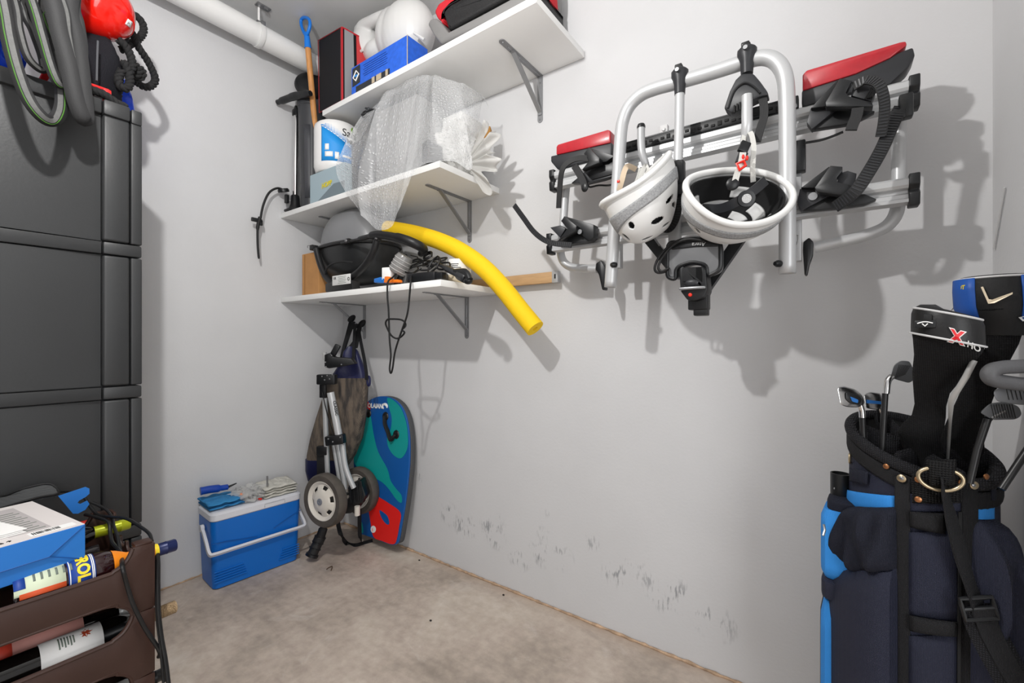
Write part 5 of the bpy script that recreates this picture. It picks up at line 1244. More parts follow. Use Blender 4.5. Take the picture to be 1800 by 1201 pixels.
# tall tapered bin with the shovel
bx_, by_ = .188, -.325
t = thing('waste_bin', 'tall dark grey tapered bin in the shelf corner behind pump', 'bin', (bx_, by_, T2))
bz = PY(545, 186, by_).z
binm = mat('dark_bin_plastic', '36373a', .42)
obj('bin_body', B().lathe([(0, .004), (.054, .004), (.057, .0), (.073, bz-T2-.03), (.076, bz-T2-.028), (.079, bz-T2), (.074, bz-T2), (.07, bz-T2-.04), (.05, .012), (0, .012)], (bx_, by_, T2), (0, 0, 1), 36), binm, t)
def bin_pan(an): 
    return None
dirc = (CAM-V((bx_, by_, CAM.z))).normalized()
a0 = math.atan2(dirc.y, dirc.x)
obj('bin_panel', B().grid(lambda s_, q: V((bx_, by_, T2))+V((math.cos(a0-.62+s_*.5), math.sin(a0-.62+s_*.5), 0))*(.057+.016*(.12+.66*q)+.002)+V((0, 0, (bz-T2)*(.1+.66*q))), 8, 6), mat('bin_panel_plastic', '404145', .4), t, solid=.003)
lidc = PY(541, 142, by_-.0)
obj('bin_lid', B().lathe([(0, .012), (.05, .012), (.078, .004), (.088, -.008), (.09, -.014), (.084, -.012), (.075, -.003), (0, .004)], lidc+V((-.02, .03, .0)), (.75, -.5, .2), 36), black, t)
# shovel with blue D grip
wood = mat('ash_wood', 'c58b52', .55, var=.18, vscale=14, stretch=(8, 8, 1)); bgrip = mat('blue_grip', '1677d8', .4)
t = thing('shovel', 'small shovel with wooden shaft and blue D-grip standing in bin', 'shovel', (bx_, by_, T2+.03))
yv = by_-.005
s0, s1 = PY(541, 80, -.405), PY(549, 168, -.365); sd = (s1-s0).normalized()
obj('shaft', B().tube([s0, s1, s1+sd*.28], .0155, 14), wood, t)
obj('grip_socket', B().tube([PY(539, 58, -.412), s0+sd*.015], [.013, .0185], 14), bgrip, t)
gpnts = [PY(a, c, -.415) for a, c in ((538, 62), (532, 52), (529, 40), (531, 33), (537, 31), (543, 34), (545, 42), (543, 53))]
obj('d_grip', B().tube(sm(gpnts, 5, True), .0085, 10, closed=True), bgrip, t)
obj('blade', B().grid(lambda s_, q: s1+sd*(.26+.14*q)+V(((s_-.5)*.07, .02*((2*s_-1)**2), 0)), 8, 6), steel, t, solid=.002)
# grey-blue box and white tub
t = thing('parts_box', 'grey blue cardboard box with yellow lettering under white tub', 'box', PY(570, 330, -.3))
yF = -.39; b0 = PY(545, 351, yF); b0.z = T2+.001; b1x = PY(606, 320, yF).x; hX = PY(545, 309, yF).z-b0.z
gbl = mat('grey_blue_card', '9db0b8', .5)
P4 = [b0, V((b1x, yF, b0.z)), V((b1x, yF, b0.z+hX)), V((b0.x, yF, b0.z+hX))]
obj('carton', B().prism(P4, V((0, .27, 0)), .0015), gbl, t, smooth=0)
obj('grey_corner', B().prism([V((lerp(b0.x, b1x, .18), yF-.0006, b0.z+.001)), V((b1x, yF-.0006, b0.z+.001)), V((b1x, yF-.0006, b0.z+hX*.42)), V((lerp(b0.x, b1x, .7), yF-.0006, b0.z+hX*.45))], V((0, -.0005, 0))), mat('slate_print', '6f7d84', .5), t, smooth=0)
text('HOPP', .036, flat(V((lerp(b0.x, b1x, .36), yF-.0012, b0.z+hX*.42)), (1, 0, .03), (0, 0, 1)), mat('yellow_print', 'd9c92e', .5), t, bold=.0012, shear=.15)
tubz = b0.z+hX+.001
t = thing('cleaning_tub', 'white plastic tub with blue cleaning label and handle', 'tub', (0, 0, 0)); 
tc_ = PY(592, 245, -.288); tc_.z = tubz; ht = PY(592, 199, -.385).z-tubz
t.location = tc_; LOC[t.name] = tc_
tubr = .118
obj('tub_body', B().lathe([(0, .002), (tubr*.86, .002), (tubr*.93, .008), (tubr, .04), (tubr, ht-.03), (tubr*.97, ht-.008), (tubr*.9, ht), (0, ht)], tc_, (0, 0, 1), 44), mat('tub_white', 'e6e5e3', .35), t)
dirT = (CAM-tc_); dirT.z = 0; dirT.normalize()
aT = math.atan2(dirT.y, dirT.x)
def onT(s_, z, off=.0008): a = aT+s_; return tc_+V((math.cos(a), math.sin(a), 0))*(tubr+off)+V((0, 0, z))
lb_ = obj('label', B().grid(lambda s_, q: onT(lerp(-.70, 1.3, s_), lerp(ht*.17, ht*(.86-.275*2.0*s_), q)), 24, 4), mat('label_cyan', '1f90dd', .5), t, solid=.0006)
# halftone dots above the slanted edge of the blue
b = B()
for i in range(30):
    for j in range(5):
        s_ = -.69+.066*i; zz = ht*(.86-.275*(s_+.70))+.005+j*.0075+(.0037 if i % 2 else 0)
        if zz < ht-.03: b.box(onT(s_, zz), (.0048-.0008*j,)*3, rot=RZ(aT+s_))
obj('halftone_dots', b, MATS['label_cyan'], t, smooth=0, stuff=True)
ft = lambda s0, z0: (lambda u, v, w_: onT(s0+u/tubr, z0+v, .0014+w_))
text('Sani', .056, ft(.22, ht*.70), mat('dark_grey_ink', '3a3a3a', .5), t); text('MULTI', .032, ft(.45, ht*.57), inkk, t, bold=.001)
for s_, z_, w_, h_ in ((-.52, ht*.38, .022, ht*.12), (-.52, ht*.25, .042, ht*.10), (-.08, ht*.21, .022, ht*.14), (.25, ht*.27, .05, .012)):
    obj('label_icon', B().grid(lambda a, q: onT(s_+a*w_/tubr, z_+q*h_, .0014), 4, 3), inkw, t, solid=.0004)
obj('label_leaf', B().grid(lambda a, q: onT(.72+(a-.5)*.14*math.sin(math.pi*q), ht*.80+q*.035, .0014), 4, 6), mat('leaf_green', '6f9a2a', .5), t, solid=.0004)
# what is packed under the bubble wrap
tag(obj('packed_box', B().box((.93, -.205, T2+.195), (.30, .25, .386), bev=.004), mat('white_carton', '8f8f8e', .6)), 'grey white carton packed under the bubble wrap', 'box')
t = thing('cooking_pot', 'dark cooking pot showing through the bubble wrap', 'pot', (.66, -.25, T2))
potm = mat('dark_enamel', '333437', .3)
obj('pot_body', B().lathe([(0, .002), (.105, .002), (.112, .01), (.114, .25), (.117, .256), (.11, .256), (.107, .012), (0, .012)], (.66, -.25, T2), (0, 0, 1), 32), potm, t)
obj('pot_lid', B().lathe([(.117, .258), (.11, .268), (.05, .30), (.02, .306), (.022, .32), (0, .326)], (.66, -.25, T2), (0, 0, 1), 32), potm, t)
hp = PY(640, 199, -.36); obj('pot_handle', B().tube([hp+V((.018*math.cos(a), .006*math.sin(a), .012*math.sin(a))) for a in [2*math.pi*i/20 for i in range(20)]], .004, 8, closed=True).tube(sm([hp+V((.018, 0, 0)), hp+V((.06, .02, -.005)), V((.56, -.30, T2+.258))], 4), .004, 8), black, t)
tag(obj('black_bracket', B().prism([PY(741, 285, -.40), PY(742, 252, -.40), PY(752, 244, -.40), PY(764, 252, -.40), PY(764, 280, -.40)], (0, .05, 0), .003), black), 'small black plastic part on shelf corner under bubble wrap', 'part')
# bubble wrap
def bubble():
    m = bpy.data.materials.new('bubble_wrap'); m.use_nodes = True; N, L = nt(m); p = N['Principled BSDF']; out = N['Material Output']
    p.inputs['Base Color'].default_value = (.74, .75, .76, 1); p.inputs['Roughness'].default_value = .15; p.inputs['Specular IOR Level'].default_value = .9
    tr = N.new('ShaderNodeBsdfTransparent'); mx = N.new('ShaderNodeMixShader')
    tc = N.new('ShaderNodeTexCoord'); vo = N.new('ShaderNodeTexVoronoi'); vo.inputs['Scale'].default_value = 1.0; vo.inputs['Randomness'].default_value = .55
    mp = N.new('ShaderNodeMapping'); mp.inputs['Scale'].default_value = (115, 115, 115); L.new(tc.outputs['UV'], mp.inputs[0]); L.new(mp.outputs[0], vo.inputs['Vector'])
    mr = N.new('ShaderNodeMapRange'); mr.inputs[1].default_value = .15; mr.inputs[2].default_value = .48; mr.inputs[3].default_value = 1; mr.inputs[4].default_value = 0; L.new(vo.outputs['Distance'], mr.inputs[0])
    bn = N.new('ShaderNodeBump'); bn.inputs['Strength'].default_value = .7; bn.inputs['Distance'].default_value = .004; L.new(mr.outputs[0], bn.inputs['Height']); L.new(bn.outputs[0], p.inputs['Normal'])
    m2 = N.new('ShaderNodeMapRange'); m2.inputs[3].default_value = .34; m2.inputs[4].default_value = .48; L.new(mr.outputs[0], m2.inputs[0])
    L.new(m2.outputs[0], mx.inputs[0]); L.new(tr.outputs[0], mx.inputs[1]); L.new(p.outputs[0], mx.inputs[2]); L.new(mx.outputs[0], out.inputs['Surface'])
    return m
cols = [[(640, 205, -.34), (606, 262, -.44), (592, 302, -.45), (613, 346, -.455)],
        [(668, 180, -.34), (640, 262, -.445), (630, 330, -.455), (640, 378, -.465)],
        [(695, 158, -.34), (675, 262, -.44), (665, 340, -.455), (662, 403, -.475)],
        [(715, 146, -.345), (706, 252, -.445), (696, 335, -.455), (688, 399, -.475)],
        [(735, 139, -.345), (726, 230, -.43), (716, 300, -.45), (706, 366, -.465)],
        [(752, 137, -.345), (746, 215, -.425), (739, 262, -.43), (733, 306, -.44)],
        [(770, 139, -.345), (775, 195, -.41), (785, 243, -.425), (793, 284, -.425)],
        [(797, 145, -.34), (808, 195, -.37), (819, 250, -.375), (829, 299, -.375)],
        [(826, 156, -.30), (832, 188, -.32), (834, 215, -.325), (836, 243, -.325)],
        [(852, 172, -.2), (850, 190, -.22), (848, 205, -.235), (845, 222, -.24)]]
CP = [[PY(*q) for q in c] for c in cols]
# run back over the top of the packed goods
CP = [[c[0]+V((0, .03 if i == 9 else .10, -.03 if i in (0, 9) else -.006)), c[0]+V((0, .012 if i == 9 else .035, .004 if i != 9 else -.01))]+c for i, c in enumerate(CP)]
rows = [sm(c, 9) for c in CP]; nr = len(rows[0])
cols2 = [sm([r[j] for r in rows], 9) for j in range(nr)]; nc = len(cols2[0])
b = B(); vs = []
for j in range(nr):
    for i in range(nc):
        p = cols2[j][i].copy(); f = j/(nr-1); s_ = i/(nc-1)
        w_ = (1-abs(math.sin(s_*11+1.3*math.sin(s_*7)+f*.8)))**1.6*.030*min(1, f*1.8)+math.sin(s_*37+f*5)*.003+.004*mnoise.noise(V((s_*22, f*9, 1)))
        p += V((.15, -1, 0)).normalized()*(abs(w_)*1.0)
        vs.append(p)
b.add(vs, [(j*nc+i, j*nc+i+1, (j+1)*nc+i+1, (j+1)*nc+i) for j in range(nr-1) for i in range(nc-1)])
o = obj('bubble_wrap', b, bubble())
me = o.data; uv = me.uv_layers.new(name='UVMap'); acc = {}
key = {}
W_ = 0.62; H_ = .62
for j in range(nr):
    for i in range(nc): key[tuple(round(x, 5) for x in vs[j*nc+i])] = (i/(nc-1)*W_, j/(nr-1)*H_)
for lp in me.loops: uv.data[lp.index].uv = key.get(tuple(round(x, 5) for x in me.vertices[lp.vertex_index].co), (0, 0))
tag(o, 'sheet of clear bubble wrap draped over goods on middle shelf', 'bubble wrap')
# crumpled white plastic bag at the shelf end
def film(name, col, al, rough=.35):
    m = bpy.data.materials.new(name); m.use_nodes = True; N, L = nt(m); p = N['Principled BSDF']; out = N['Material Output']
    p.inputs['Base Color'].default_value = (*srgb(col), 1); p.inputs['Roughness'].default_value = rough
    tr = N.new('ShaderNodeBsdfTransparent'); tl = N.new('ShaderNodeBsdfTranslucent'); tl.inputs[0].default_value = (*srgb(col), 1)
    m1 = N.new('ShaderNodeMixShader'); m1.inputs[0].default_value = .35; L.new(p.outputs[0], m1.inputs[1]); L.new(tl.outputs[0], m1.inputs[2])
    m2 = N.new('ShaderNodeMixShader'); m2.inputs[0].default_value = al; L.new(tr.outputs[0], m2.inputs[1]); L.new(m1.outputs[0], m2.inputs[2]); L.new(m2.outputs[0], out.inputs['Surface'])
    return m
pf = film('white_bag_film', 'e8e7e4', .78)
def crumple(c, r, seed, ns=40, amp=.22, fz=None, sharp=1.0):
    rings = []
    for j in range(ns//2+1):
        th2 = math.pi*j/(ns//2); row = []
        for k in range(ns):
            a = 2*math.pi*k/ns; d = V((math.sin(th2)*math.cos(a), math.sin(th2)*math.sin(a), -math.cos(th2)))
            f = 1+amp*(abs(mnoise.noise(d*2.6+V((seed, 0, 0))))*2.2-.6)+amp*.5*(abs(mnoise.noise(d*6+V((0, seed, 0))))*2-.5)
            q = c+V((d.x*r[0], d.y*r[1], d.z*r[2]))*f
            if fz is not None and q.z < fz: q.z = fz+.0005*k
            row.append(q)
        rings.append(row)
    return rings
t = thing('plastic_bag', 'crumpled white plastic bag flopping over the middle shelf end', 'bag', (1.22, -.14, T2))
c = PY(862, 285, -.15); obj('bag_body', B().loft(crumple(V((1.215, -.20, T2+.115)), (.10, .12, .135), 4, 56, fz=T2+.001), caps=False), pf, t, smooth=50)
# flared, pleated mouth of the bag pointing over the shelf end
def fan(s_, q):
    a = lerp(-.85, .7, s_); L2 = .20+.03*math.sin(s_*19)+.02*math.sin(s_*47); r_ = q*L2
    p = V((1.255, -.20, T2+.06))+V((math.cos(a)*r_, -.03*q+.022*math.sin(s_*23)*q+.010*math.sin(s_*51+q*3)*q, math.sin(a)*r_*1.05))
    if p.x < 1.315 and p.z < T2+.004: p.z = T2+.004
    return p
obj('bag_mouth', B().grid(fan, 90, 12), pf, t, smooth=60, solid=.0008)
tag(obj('card_scrap', B().box(PY(856, 238, -.13), (.04, .05, .06), rot=RZ(.5), bev=.002), mat('tan_card', 'a97a3c', .8)), 'small tan cardboard carton peeking from the plastic bag', 'box')
tag(obj('appliance_box', B().box((1.15, -.10, T2+.17), (.13, .15, .335), bev=.01), mat('offwhite_plastic', 'dcdbd8', .45)), 'off-white upright box right of bubble wrap on middle shelf', 'box')
o_ = PY(849, 197, -.15)

# ================================================================ things on the lowest shelf
card = mat('brown_cardboard', 'b48350', .8, var=.06, vscale=20)
t = thing('cardboard_box', 'plain brown cardboard box at left end of lowest shelf', 'box', (.1, -.3, T3))
c0, c1 = PY(531, 516, -.37), PY(560, 512, -.37); hC = PY(531, 448, -.37).z-T3
obj('carton', B().box(((c0.x+c1.x)/2, -.335, T3+hC/2+.001), (c1.x-c0.x, .07, hC), bev=.002), card, t, smooth=0)
obj('flap', B().box((c0.x+.03, -.371, T3+hC*.5), (.004, .001, hC*.96)), mat('card_crease', '8f6436', .8), t, smooth=0)
# portable gas grill
t = thing('portable_grill', 'portable gas grill with grey dome lid and black bowl', 'grill', (.46, -.22, T3))
GX, GY = .475, -.215; zr = PY(650, 425, GY).z-.035
glid = mat('grey_lid_enamel', '7a7b7d', .36); gblk = mat('black_grill_plastic', '1d1d1e', .42); gin = mat('grill_cast', '222324', .42)
def ell(rx, ry, rz, z0, up, m=24, n=48, pw=1.0):
    rings = []
    for j in range(m+1):
        a = math.pi/2*j/m
        rings.append([V((GX+rx*max(math.cos(a), 1e-4)**pw*math.copysign(abs(math.cos(q))**.85, math.cos(q)), GY+ry*max(math.cos(a), 1e-4)**pw*math.copysign(abs(math.sin(q))**.85, math.sin(q)), z0+up*rz*math.sin(a))) for q in [2*math.pi*k/n for k in range(n)]])
    return rings
ztop = Z2-.012
obj('bowl', B().loft(ell(.265, .165, zr-T3-.06, zr, -1, pw=.62), caps=False), gin, t)
obj('lid', B().loft(ell(.245, .16, ztop-zr, zr+.012, 1, pw=.55), caps=False), glid, t)
rimp = [V((GX+.268*math.copysign(abs(math.cos(q))**.85, math.cos(q)), GY+.168*math.copysign(abs(math.sin(q))**.85, math.sin(q)), zr+.004)) for q in [2*math.pi*k/48 for k in range(48)]]
obj('rim', B().tube(rimp, .011, 8, closed=True), gblk, t)
# front handle and right-hand grip
obj('lid_handle', B().tube(sm([PY(*q) for q in ((600, 428, -.385), (625, 422, -.39), (648, 416, -.395), (665, 413, -.395), (700, 418, -.385), (728, 428, -.36), (744, 438, -.31), (740, 446, -.26))], 6), [.007]*8+[.012]*6+[.019]*10+[.022]*14+[.016]*5, 12), gblk, t)
for a, c in (((612, 424), .012), ((665, 419), .016)):
    q = PY(*a, GY-.175); obj('lid_bolt', B().box(q, (.03, .02, .026), bev=.005), gblk, t); obj('bolt_head', B().lathe([(0, 0), (.008, 0), (.006, .005), (0, .006)], q+V((0, -.011, 0)), (0, -1, 0), 12), steel, t)
# cradle legs
for pts in ([(664, 418), (657, 440), (645, 462), (628, 480), (608, 492), (585, 500)], [(556, 438), (560, 455), (566, 473), (574, 488), (585, 500)]):
    obj('cradle_leg', B().tube(sm([PY(a, c, GY-.17) for a, c in pts], 6), .0165, 12), gblk, t)
obj('cradle_leg', B().tube(sm([V((GX+.24, GY+.12, zr-.03)), V((GX+.2, GY+.13, T3+.1)), V((GX+.08, GY+.13, T3+.017)), V((GX-.15, GY+.13, T3+.017)), V((GX-.25, GY+.12, zr-.05))], 6), .016, 12), gblk, t)
q = PY(552, 436, GY-.16); obj('side_latch', B().box(q, (.03, .04, .03), bev=.005), gblk, t); obj('latch_wire', B().tube(sm([PY(541, 436, GY-.17), PY(541, 432, GY-.17), PY(552, 432, GY-.17)], 3), .0018, 5), steel, t)
pz = PY(600, 492, GY-.17)
obj('front_foot', B().box((pz.x+.0, GY-.165, T3+.026), (.24, .05, .05), bev=.01), gblk, t)
lp = obj('rating_plate', B().box(PY(600, 492, GY-.193), (.155, .004, .050), bev=.001), mat('plate_white', 'd9d9d7', .45), t)
pp = PY(600, 492, GY-.1955)
text('C€', .016, flat(pp+V((-.068, 0, .006)), (1, 0, 0), (0, 0, 1)), inkk, lp)
b = B()
for i in range(5): b.box(pp+V((.005, 0, .016-i*.008)), (.07-.012*(i % 2), .0006, .0018))
obj('plate_print', b, MATS['grey_print'], lp, smooth=0, stuff=True); obj('plate_mark', B().lathe([(.006, 0), (.009, 0), (.009, .001), (.006, .001)], pp+V((.062, 0, .0)), (0, -1, 0), 14, capped=False), inkk, lp)
obj('gas_tube', B().tube(sm([V((GX-.06, GY-.17, T3+.08)), V((GX, GY-.19, T3+.13)), V((GX+.1, GY-.19, T3+.15)), V((GX+.2, GY-.17, T3+.14))], 6), .005, 8), rubber, t)
# yellow foam noodle
yel = mat('yellow_foam', 'f3c80c', .75, bump=.12, bscale=250)
t = thing('pool_noodle', 'long yellow foam pool noodle drooping off lowest shelf', 'pool noodle', PY(800, 430, -.2))
npx = [(682, 402, -.236), (700, 405, -.235), (730, 411, -.23), (770, 423, -.22), (810, 442, -.21), (850, 471, -.20), (885, 508, -.19), (915, 546, -.18), (941, 578, -.176)]
NP = sm([PY(*q) for q in npx], 8)
nd = (NP[-1]-NP[-3]).normalized()
fr = frames(NP); rings = [[p+(f[1]*math.cos(2*math.pi*k/28)+f[2]*math.sin(2*math.pi*k/28))*.0405 for k in range(28)] for p, f in zip(NP, fr)]
E_, f = NP[-1], fr[-1]
rings += [[E_+(f[1]*math.cos(2*math.pi*k/28)+f[2]*math.sin(2*math.pi*k/28))*.011 for k in range(28)], [E_-nd*.05+(f[1]*math.cos(2*math.pi*k/28)+f[2]*math.sin(2*math.pi*k/28))*.010 for k in range(28)]]
obj('foam', B().loft(rings), yel, t)
# wooden lath along the wall
t = thing('wooden_lath', 'short tan wooden lath poking out past lowest shelf end', 'lath', (1.4, -.03, T3))
xE = PY(980, 508, -.04).x
obj('lath', B().box(((1.0+xE)/2, -.032, T3+.026), (xE-1.0, .022, .048), bev=.002), mat('tan_lath', 'b8946a', .6, var=.12, vscale=10, stretch=(1, 6, 6)), t)
obj('metal_end', B().box((xE-.012, -.032, T3+.026), (.03, .025, .051), bev=.002), alud, t); obj('end_slot', B().box((xE-.010, -.0455, T3+.028), (.007, .002, .02), bev=.001), blackm, t)
# small odds and ends
t = thing('lamp_cover', 'grey translucent plastic lamp cover with white fitting', 'lamp cover', PY(700, 488, -.34))
a, c = PY(693, 486, -.36), PY(712, 452, -.34); ax = (c-a)
obj('cover', B().lathe([(.036, .02), (.042, .03), (.042, .095), (.036, .11), (0, .113)], a, ax, 24), mat('smoked_plastic', '9b9a98', .25, trans=.35), t)
obj('fitting', B().box(a+V((-.02, -.02, .01)), (.05, .03, .06), rot=RZ(.3), bev=.004), white, t)
for i in range(4): obj('ring', B().tube([a+ax.normalized()*(.035+.018*i)+(ax.orthogonal().normalized()*math.cos(q)+ax.normalized().cross(ax.orthogonal().normalized())*math.sin(q))*.0425 for q in [2*math.pi*k/24 for k in range(24)]], .0018, 5, closed=True), mat('smoke_ring', 'bdbcba', .4), t)
t = thing('spring_clamp', 'small blue and orange plastic clamp on lowest shelf edge', 'clamp', PY(675, 496, -.395))
org = mat('orange_plastic', 'f07a18', .45)
obj('blue_jaw', B().prism([PY(a, c, -.40) for a, c in ((657, 497), (657, 490), (668, 487), (675, 490), (674, 497))], (0, .03, 0), .003), mat('blue_plastic', '1d6fc4', .4), t)
obj('orange_jaw', B().prism([PY(a, c, -.402) for a, c in ((674, 497), (676, 486), (682, 486), (684, 492), (698, 491), (699, 496))], (0, .03, 0), .003), org, t)
t = thing('power_adapter', 'flat black power adapter box lying among the cables', 'adapter', PY(755, 485, -.36))
q = PY(752, 482, -.35); q.z = T3+.022; obj('adapter_body', B().box(q, (.16, .10, .042), rot=RZ(.1), bev=.008), black, t); obj('plug', B().box(q+V((.10, -.02, .0)), (.04, .03, .03), bev=.005), black, t)
t = thing('hand_tool', 'black hand tool with grip lying at shelf corner', 'tool', PY(810, 485, -.34))
tl = [PY(766, 462, -.30), PY(785, 472, -.34), PY(808, 484, -.37), PY(820, 490, -.385)]
obj('tool_body', B().tube(sm(tl, 5), [.008]*5+[.014]*5+[.021]*5+[.016], 12), dgrey, t)
obj('tool_grip', B().tube(sm([PY(800, 478, -.36), PY(818, 478, -.39), PY(826, 492, -.40)], 5), .013, 10), black, t); obj('tool_nose', B().ball(PY(823, 494, -.395), (.02, .018, .014)), black, t)
t = thing('labelled_can', 'white can with paper label behind the black cables', 'can', PY(806, 490, -.22))
q = PY(806, 472, -.20); q.z = T3+.001; hc_ = PY(806, 453, -.26).z-T3
obj('can', B().lathe([(0, 0), (.056, 0), (.058, .003), (.058, hc_-.004), (.055, hc_), (.05, hc_-.004), (0, hc_-.004)], q, (0, 0, 1), 32), mat('can_white', 'e4e3e0', .4), t)
aC = math.atan2(CAM.y-q.y, CAM.x-q.x)
onC = lambda s_, z, off=.0012: q+V((math.cos(aC+s_), math.sin(aC+s_), 0))*(.058+off)+V((0, 0, z))
for i in range(5): obj('label_print', B().grid(lambda a, k: onC(-.7+.5*(i % 2)*.3+a*(.5+.2*(i % 3)), hc_*(.5+.07*i)+k*.003), 6, 2), inkk, t, solid=.0004)
obj('lower_band', B().grid(lambda a, k: onC(-1.4+2.8*a, hc_*(.04+.34*k), .0008), 16, 2), mat('beige_band', 'c7b89c', .6), t, solid=.0004)
# tangle of black leads on the shelf
t = thing('cable_tangle', 'tangle of black leads heaped on lowest shelf', 'cable', PY(770, 470, -.3))
rng = random.Random(11)
for i in range(9):
    c = PY(752+rng.uniform(-28, 34), 466+rng.uniform(-8, 8), -.30+rng.uniform(-.05, .06)); P = []
    R1, R2, ph = rng.uniform(.03, .075), rng.uniform(.02, .04), rng.uniform(0, 6)
    nx = rng.uniform(-.5, .5)
    for k in range(9):
        a = ph+2*math.pi*k/8*rng.uniform(.9, 1.1); p = c+V((R1*math.cos(a), R1*.6*math.sin(a)+nx*.03, R2*math.sin(a+nx)))
        p.z = max(p.z, T3+.006); p.y = max(min(p.y, -.1), -.385); P.append(p)
    obj('lead', B().tube(sm(P, 6), rng.choice((.003, .0038, .0045)), 7), cable, t)
q = PY(752, 452, -.28); obj('coil', B().tube([q+V((.024*math.cos(a), .012*math.sin(a), .016*math.sin(a)+.0003*k_)) for k_, a in enumerate([2*math.pi*i/16 for i in range(40)])], .0042, 7), cable, t)
# long lead hanging off the shelf edge
yH = -.432
hp_ = [(700, 478, -.36), (690, 488, -.405), (682, 496, -.432), (681, 520, yH), (683, 545, yH), (684, 575, yH), (685, 600, yH), (687, 625, yH), (685, 648, yH), (687, 656, yH), (690, 648, yH), (695, 616, yH), (706, 582, yH-.006), (716, 552, yH-.006), (720, 518, yH), (722, 497, -.432), (724, 484, -.40), (735, 474, -.34)]
lpx = [(707, 580), (713, 573), (711, 566), (704, 562), (690, 561), (681, 562), (678, 569), (682, 580), (688, 590), (696, 595), (704, 593), (711, 585)]
t = thing('hanging_lead', 'thin black lead looped and dangling below lowest shelf', 'cable', PY(687, 656, yH))
obj('lead', B().tube(sm([PY(*q) for q in hp_], 7), .0042, 8), cable, t)
obj('lead_loop', B().tube(sm([PY(a, c, yH-.004+.008*math.sin(i)) for i, (a, c) in enumerate(lpx)], 6, True), .0042, 8, closed=True), cable, t)
# ================================================================ below the shelves: golf trolley, sack, bodyboard, cool box
# ---------------------------------------------------------------- dusty blue sack hung from the shelf bracket
yK = -.20
dust = weave('dusty_brown_cloth', '6c6156', 500, .95, .5, '8a7d70', rot=0)
m = dust; N, L = nt(m); p_ = N['Principled BSDF']
src = p_.inputs['Base Color'].links[0].from_socket
tc = N.new('ShaderNodeTexCoord'); mp = N.new('ShaderNodeMapping'); mp.inputs['Scale'].default_value = (22, 22, 4); L.new(tc.outputs['Object'], mp.inputs[0])
tx = N.new('ShaderNodeTexNoise'); tx.inputs['Scale'].default_value = 1.6; tx.inputs['Detail'].default_value = 8; L.new(mp.outputs[0], tx.inputs['Vector'])
mr = N.new('ShaderNodeMapRange'); mr.inputs[1].default_value = .42; mr.inputs[2].default_value = .62; L.new(tx.outputs['Fac'], mr.inputs[0])
mx = N.new('ShaderNodeMix'); mx.data_type = 'RGBA'; L.new(mr.outputs[0], mx.inputs['Factor']); L.new(src, mx.inputs['A']); mx.inputs['B'].default_value = (*srgb('45413f'), 1); L.new(mx.outputs['Result'], p_.inputs['Base Color'])
bluec = mat('navy_vinyl', '20234a', .4, bump=.2, bscale=30)
t = thing('hanging_sack', 'dusty navy and brown carry sack hung from the shelf bracket', 'sack', PY(575, 840, yK))
def spine(spec, y, ky=.45, n=28):
    P = [PY(a, c, y) for a, c, _ in spec]; out = []
    for (a, c, w_), p in zip(spec, P):
        k = (p-CAM).dot(FW)/FPX*w_*1.05
        out.append([p+RT*(math.cos(q)*k)+FW*(math.sin(q)*k*ky+.012*math.sin(3*q)*min(1, k*12)) for q in [2*math.pi*i/n for i in range(n)]])
    return out
obj('sack_top', B().loft(spine([(617, 609, 5), (617, 618, 12), (618, 632, 16), (617, 645, 22), (616, 655, 27), (614, 664, 31)], yK)), bluec, t)
obj('sack_body', B().loft(spine([(614, 662, 31), (611, 676, 34), (607, 700, 37), (600, 735, 41), (592, 770, 43), (583, 800, 40), (574, 825, 32), (568, 843, 22), (566, 852, 10)], yK)), dust, t)
obj('sack_foot', B().loft(spine([(579, 806, 38.5), (573, 826, 33), (567, 843, 23.5), (565, 854, 11)], yK-.003, .47)), bluec, t)
def strapline(parent, pts, wd=.018, m=webm, name='strap', th=.0016):
    P = sm([PY(*q) for q in pts], 6); return obj(name, B().tube(P, th, 4, ry=wd/2, up=tuple(-FW), sq=True), m, parent, smooth=30)
for pts in ([(616, 566, -.12), (611, 585, -.16), (604, 612, -.22), (598, 640, -.24)], [(622, 566, -.12), (613, 590, -.17), (602, 625, -.22), (598, 650, -.24)], [(624, 572, -.12), (623, 590, -.16), (622, 612, -.21), (621, 640, -.24)], [(630, 578, -.1), (624, 598, -.16), (614, 612, -.21)], [(630, 575, -.1), (634, 600, -.15), (640, 630, -.19), (644, 655, -.2), (644, 668, -.2)], [(634, 572, -.09), (630, 592, -.14), (626, 612, -.2)]):
    strapline(t, pts)
for c, r in (((617, 560, -.125), (.018, .016, .02)), ((635, 569, -.085), (.018, .016, .022)), ((622, 574, -.12), (.022, .018, .014))):
    q = PY(*c); b = B()
    for k_ in range(3): b.tube([q+V((r[0]*math.cos(a), r[1]*math.sin(a)*.8+.004*k_, r[2]*math.sin(a+k_*.9)*.8)) for a in [2*math.pi*i/14 for i in range(14)]], .006, 6, closed=True)
    obj('knot', b, webm, t, stuff=True)
q = PY(648, 670, -.19); obj('side_ring', B().tube([q+V((.012*math.cos(a), 0, .026*math.sin(a))) for a in [2*math.pi*i/24 for i in range(24)]], .006, 8, closed=True), bluec, t)
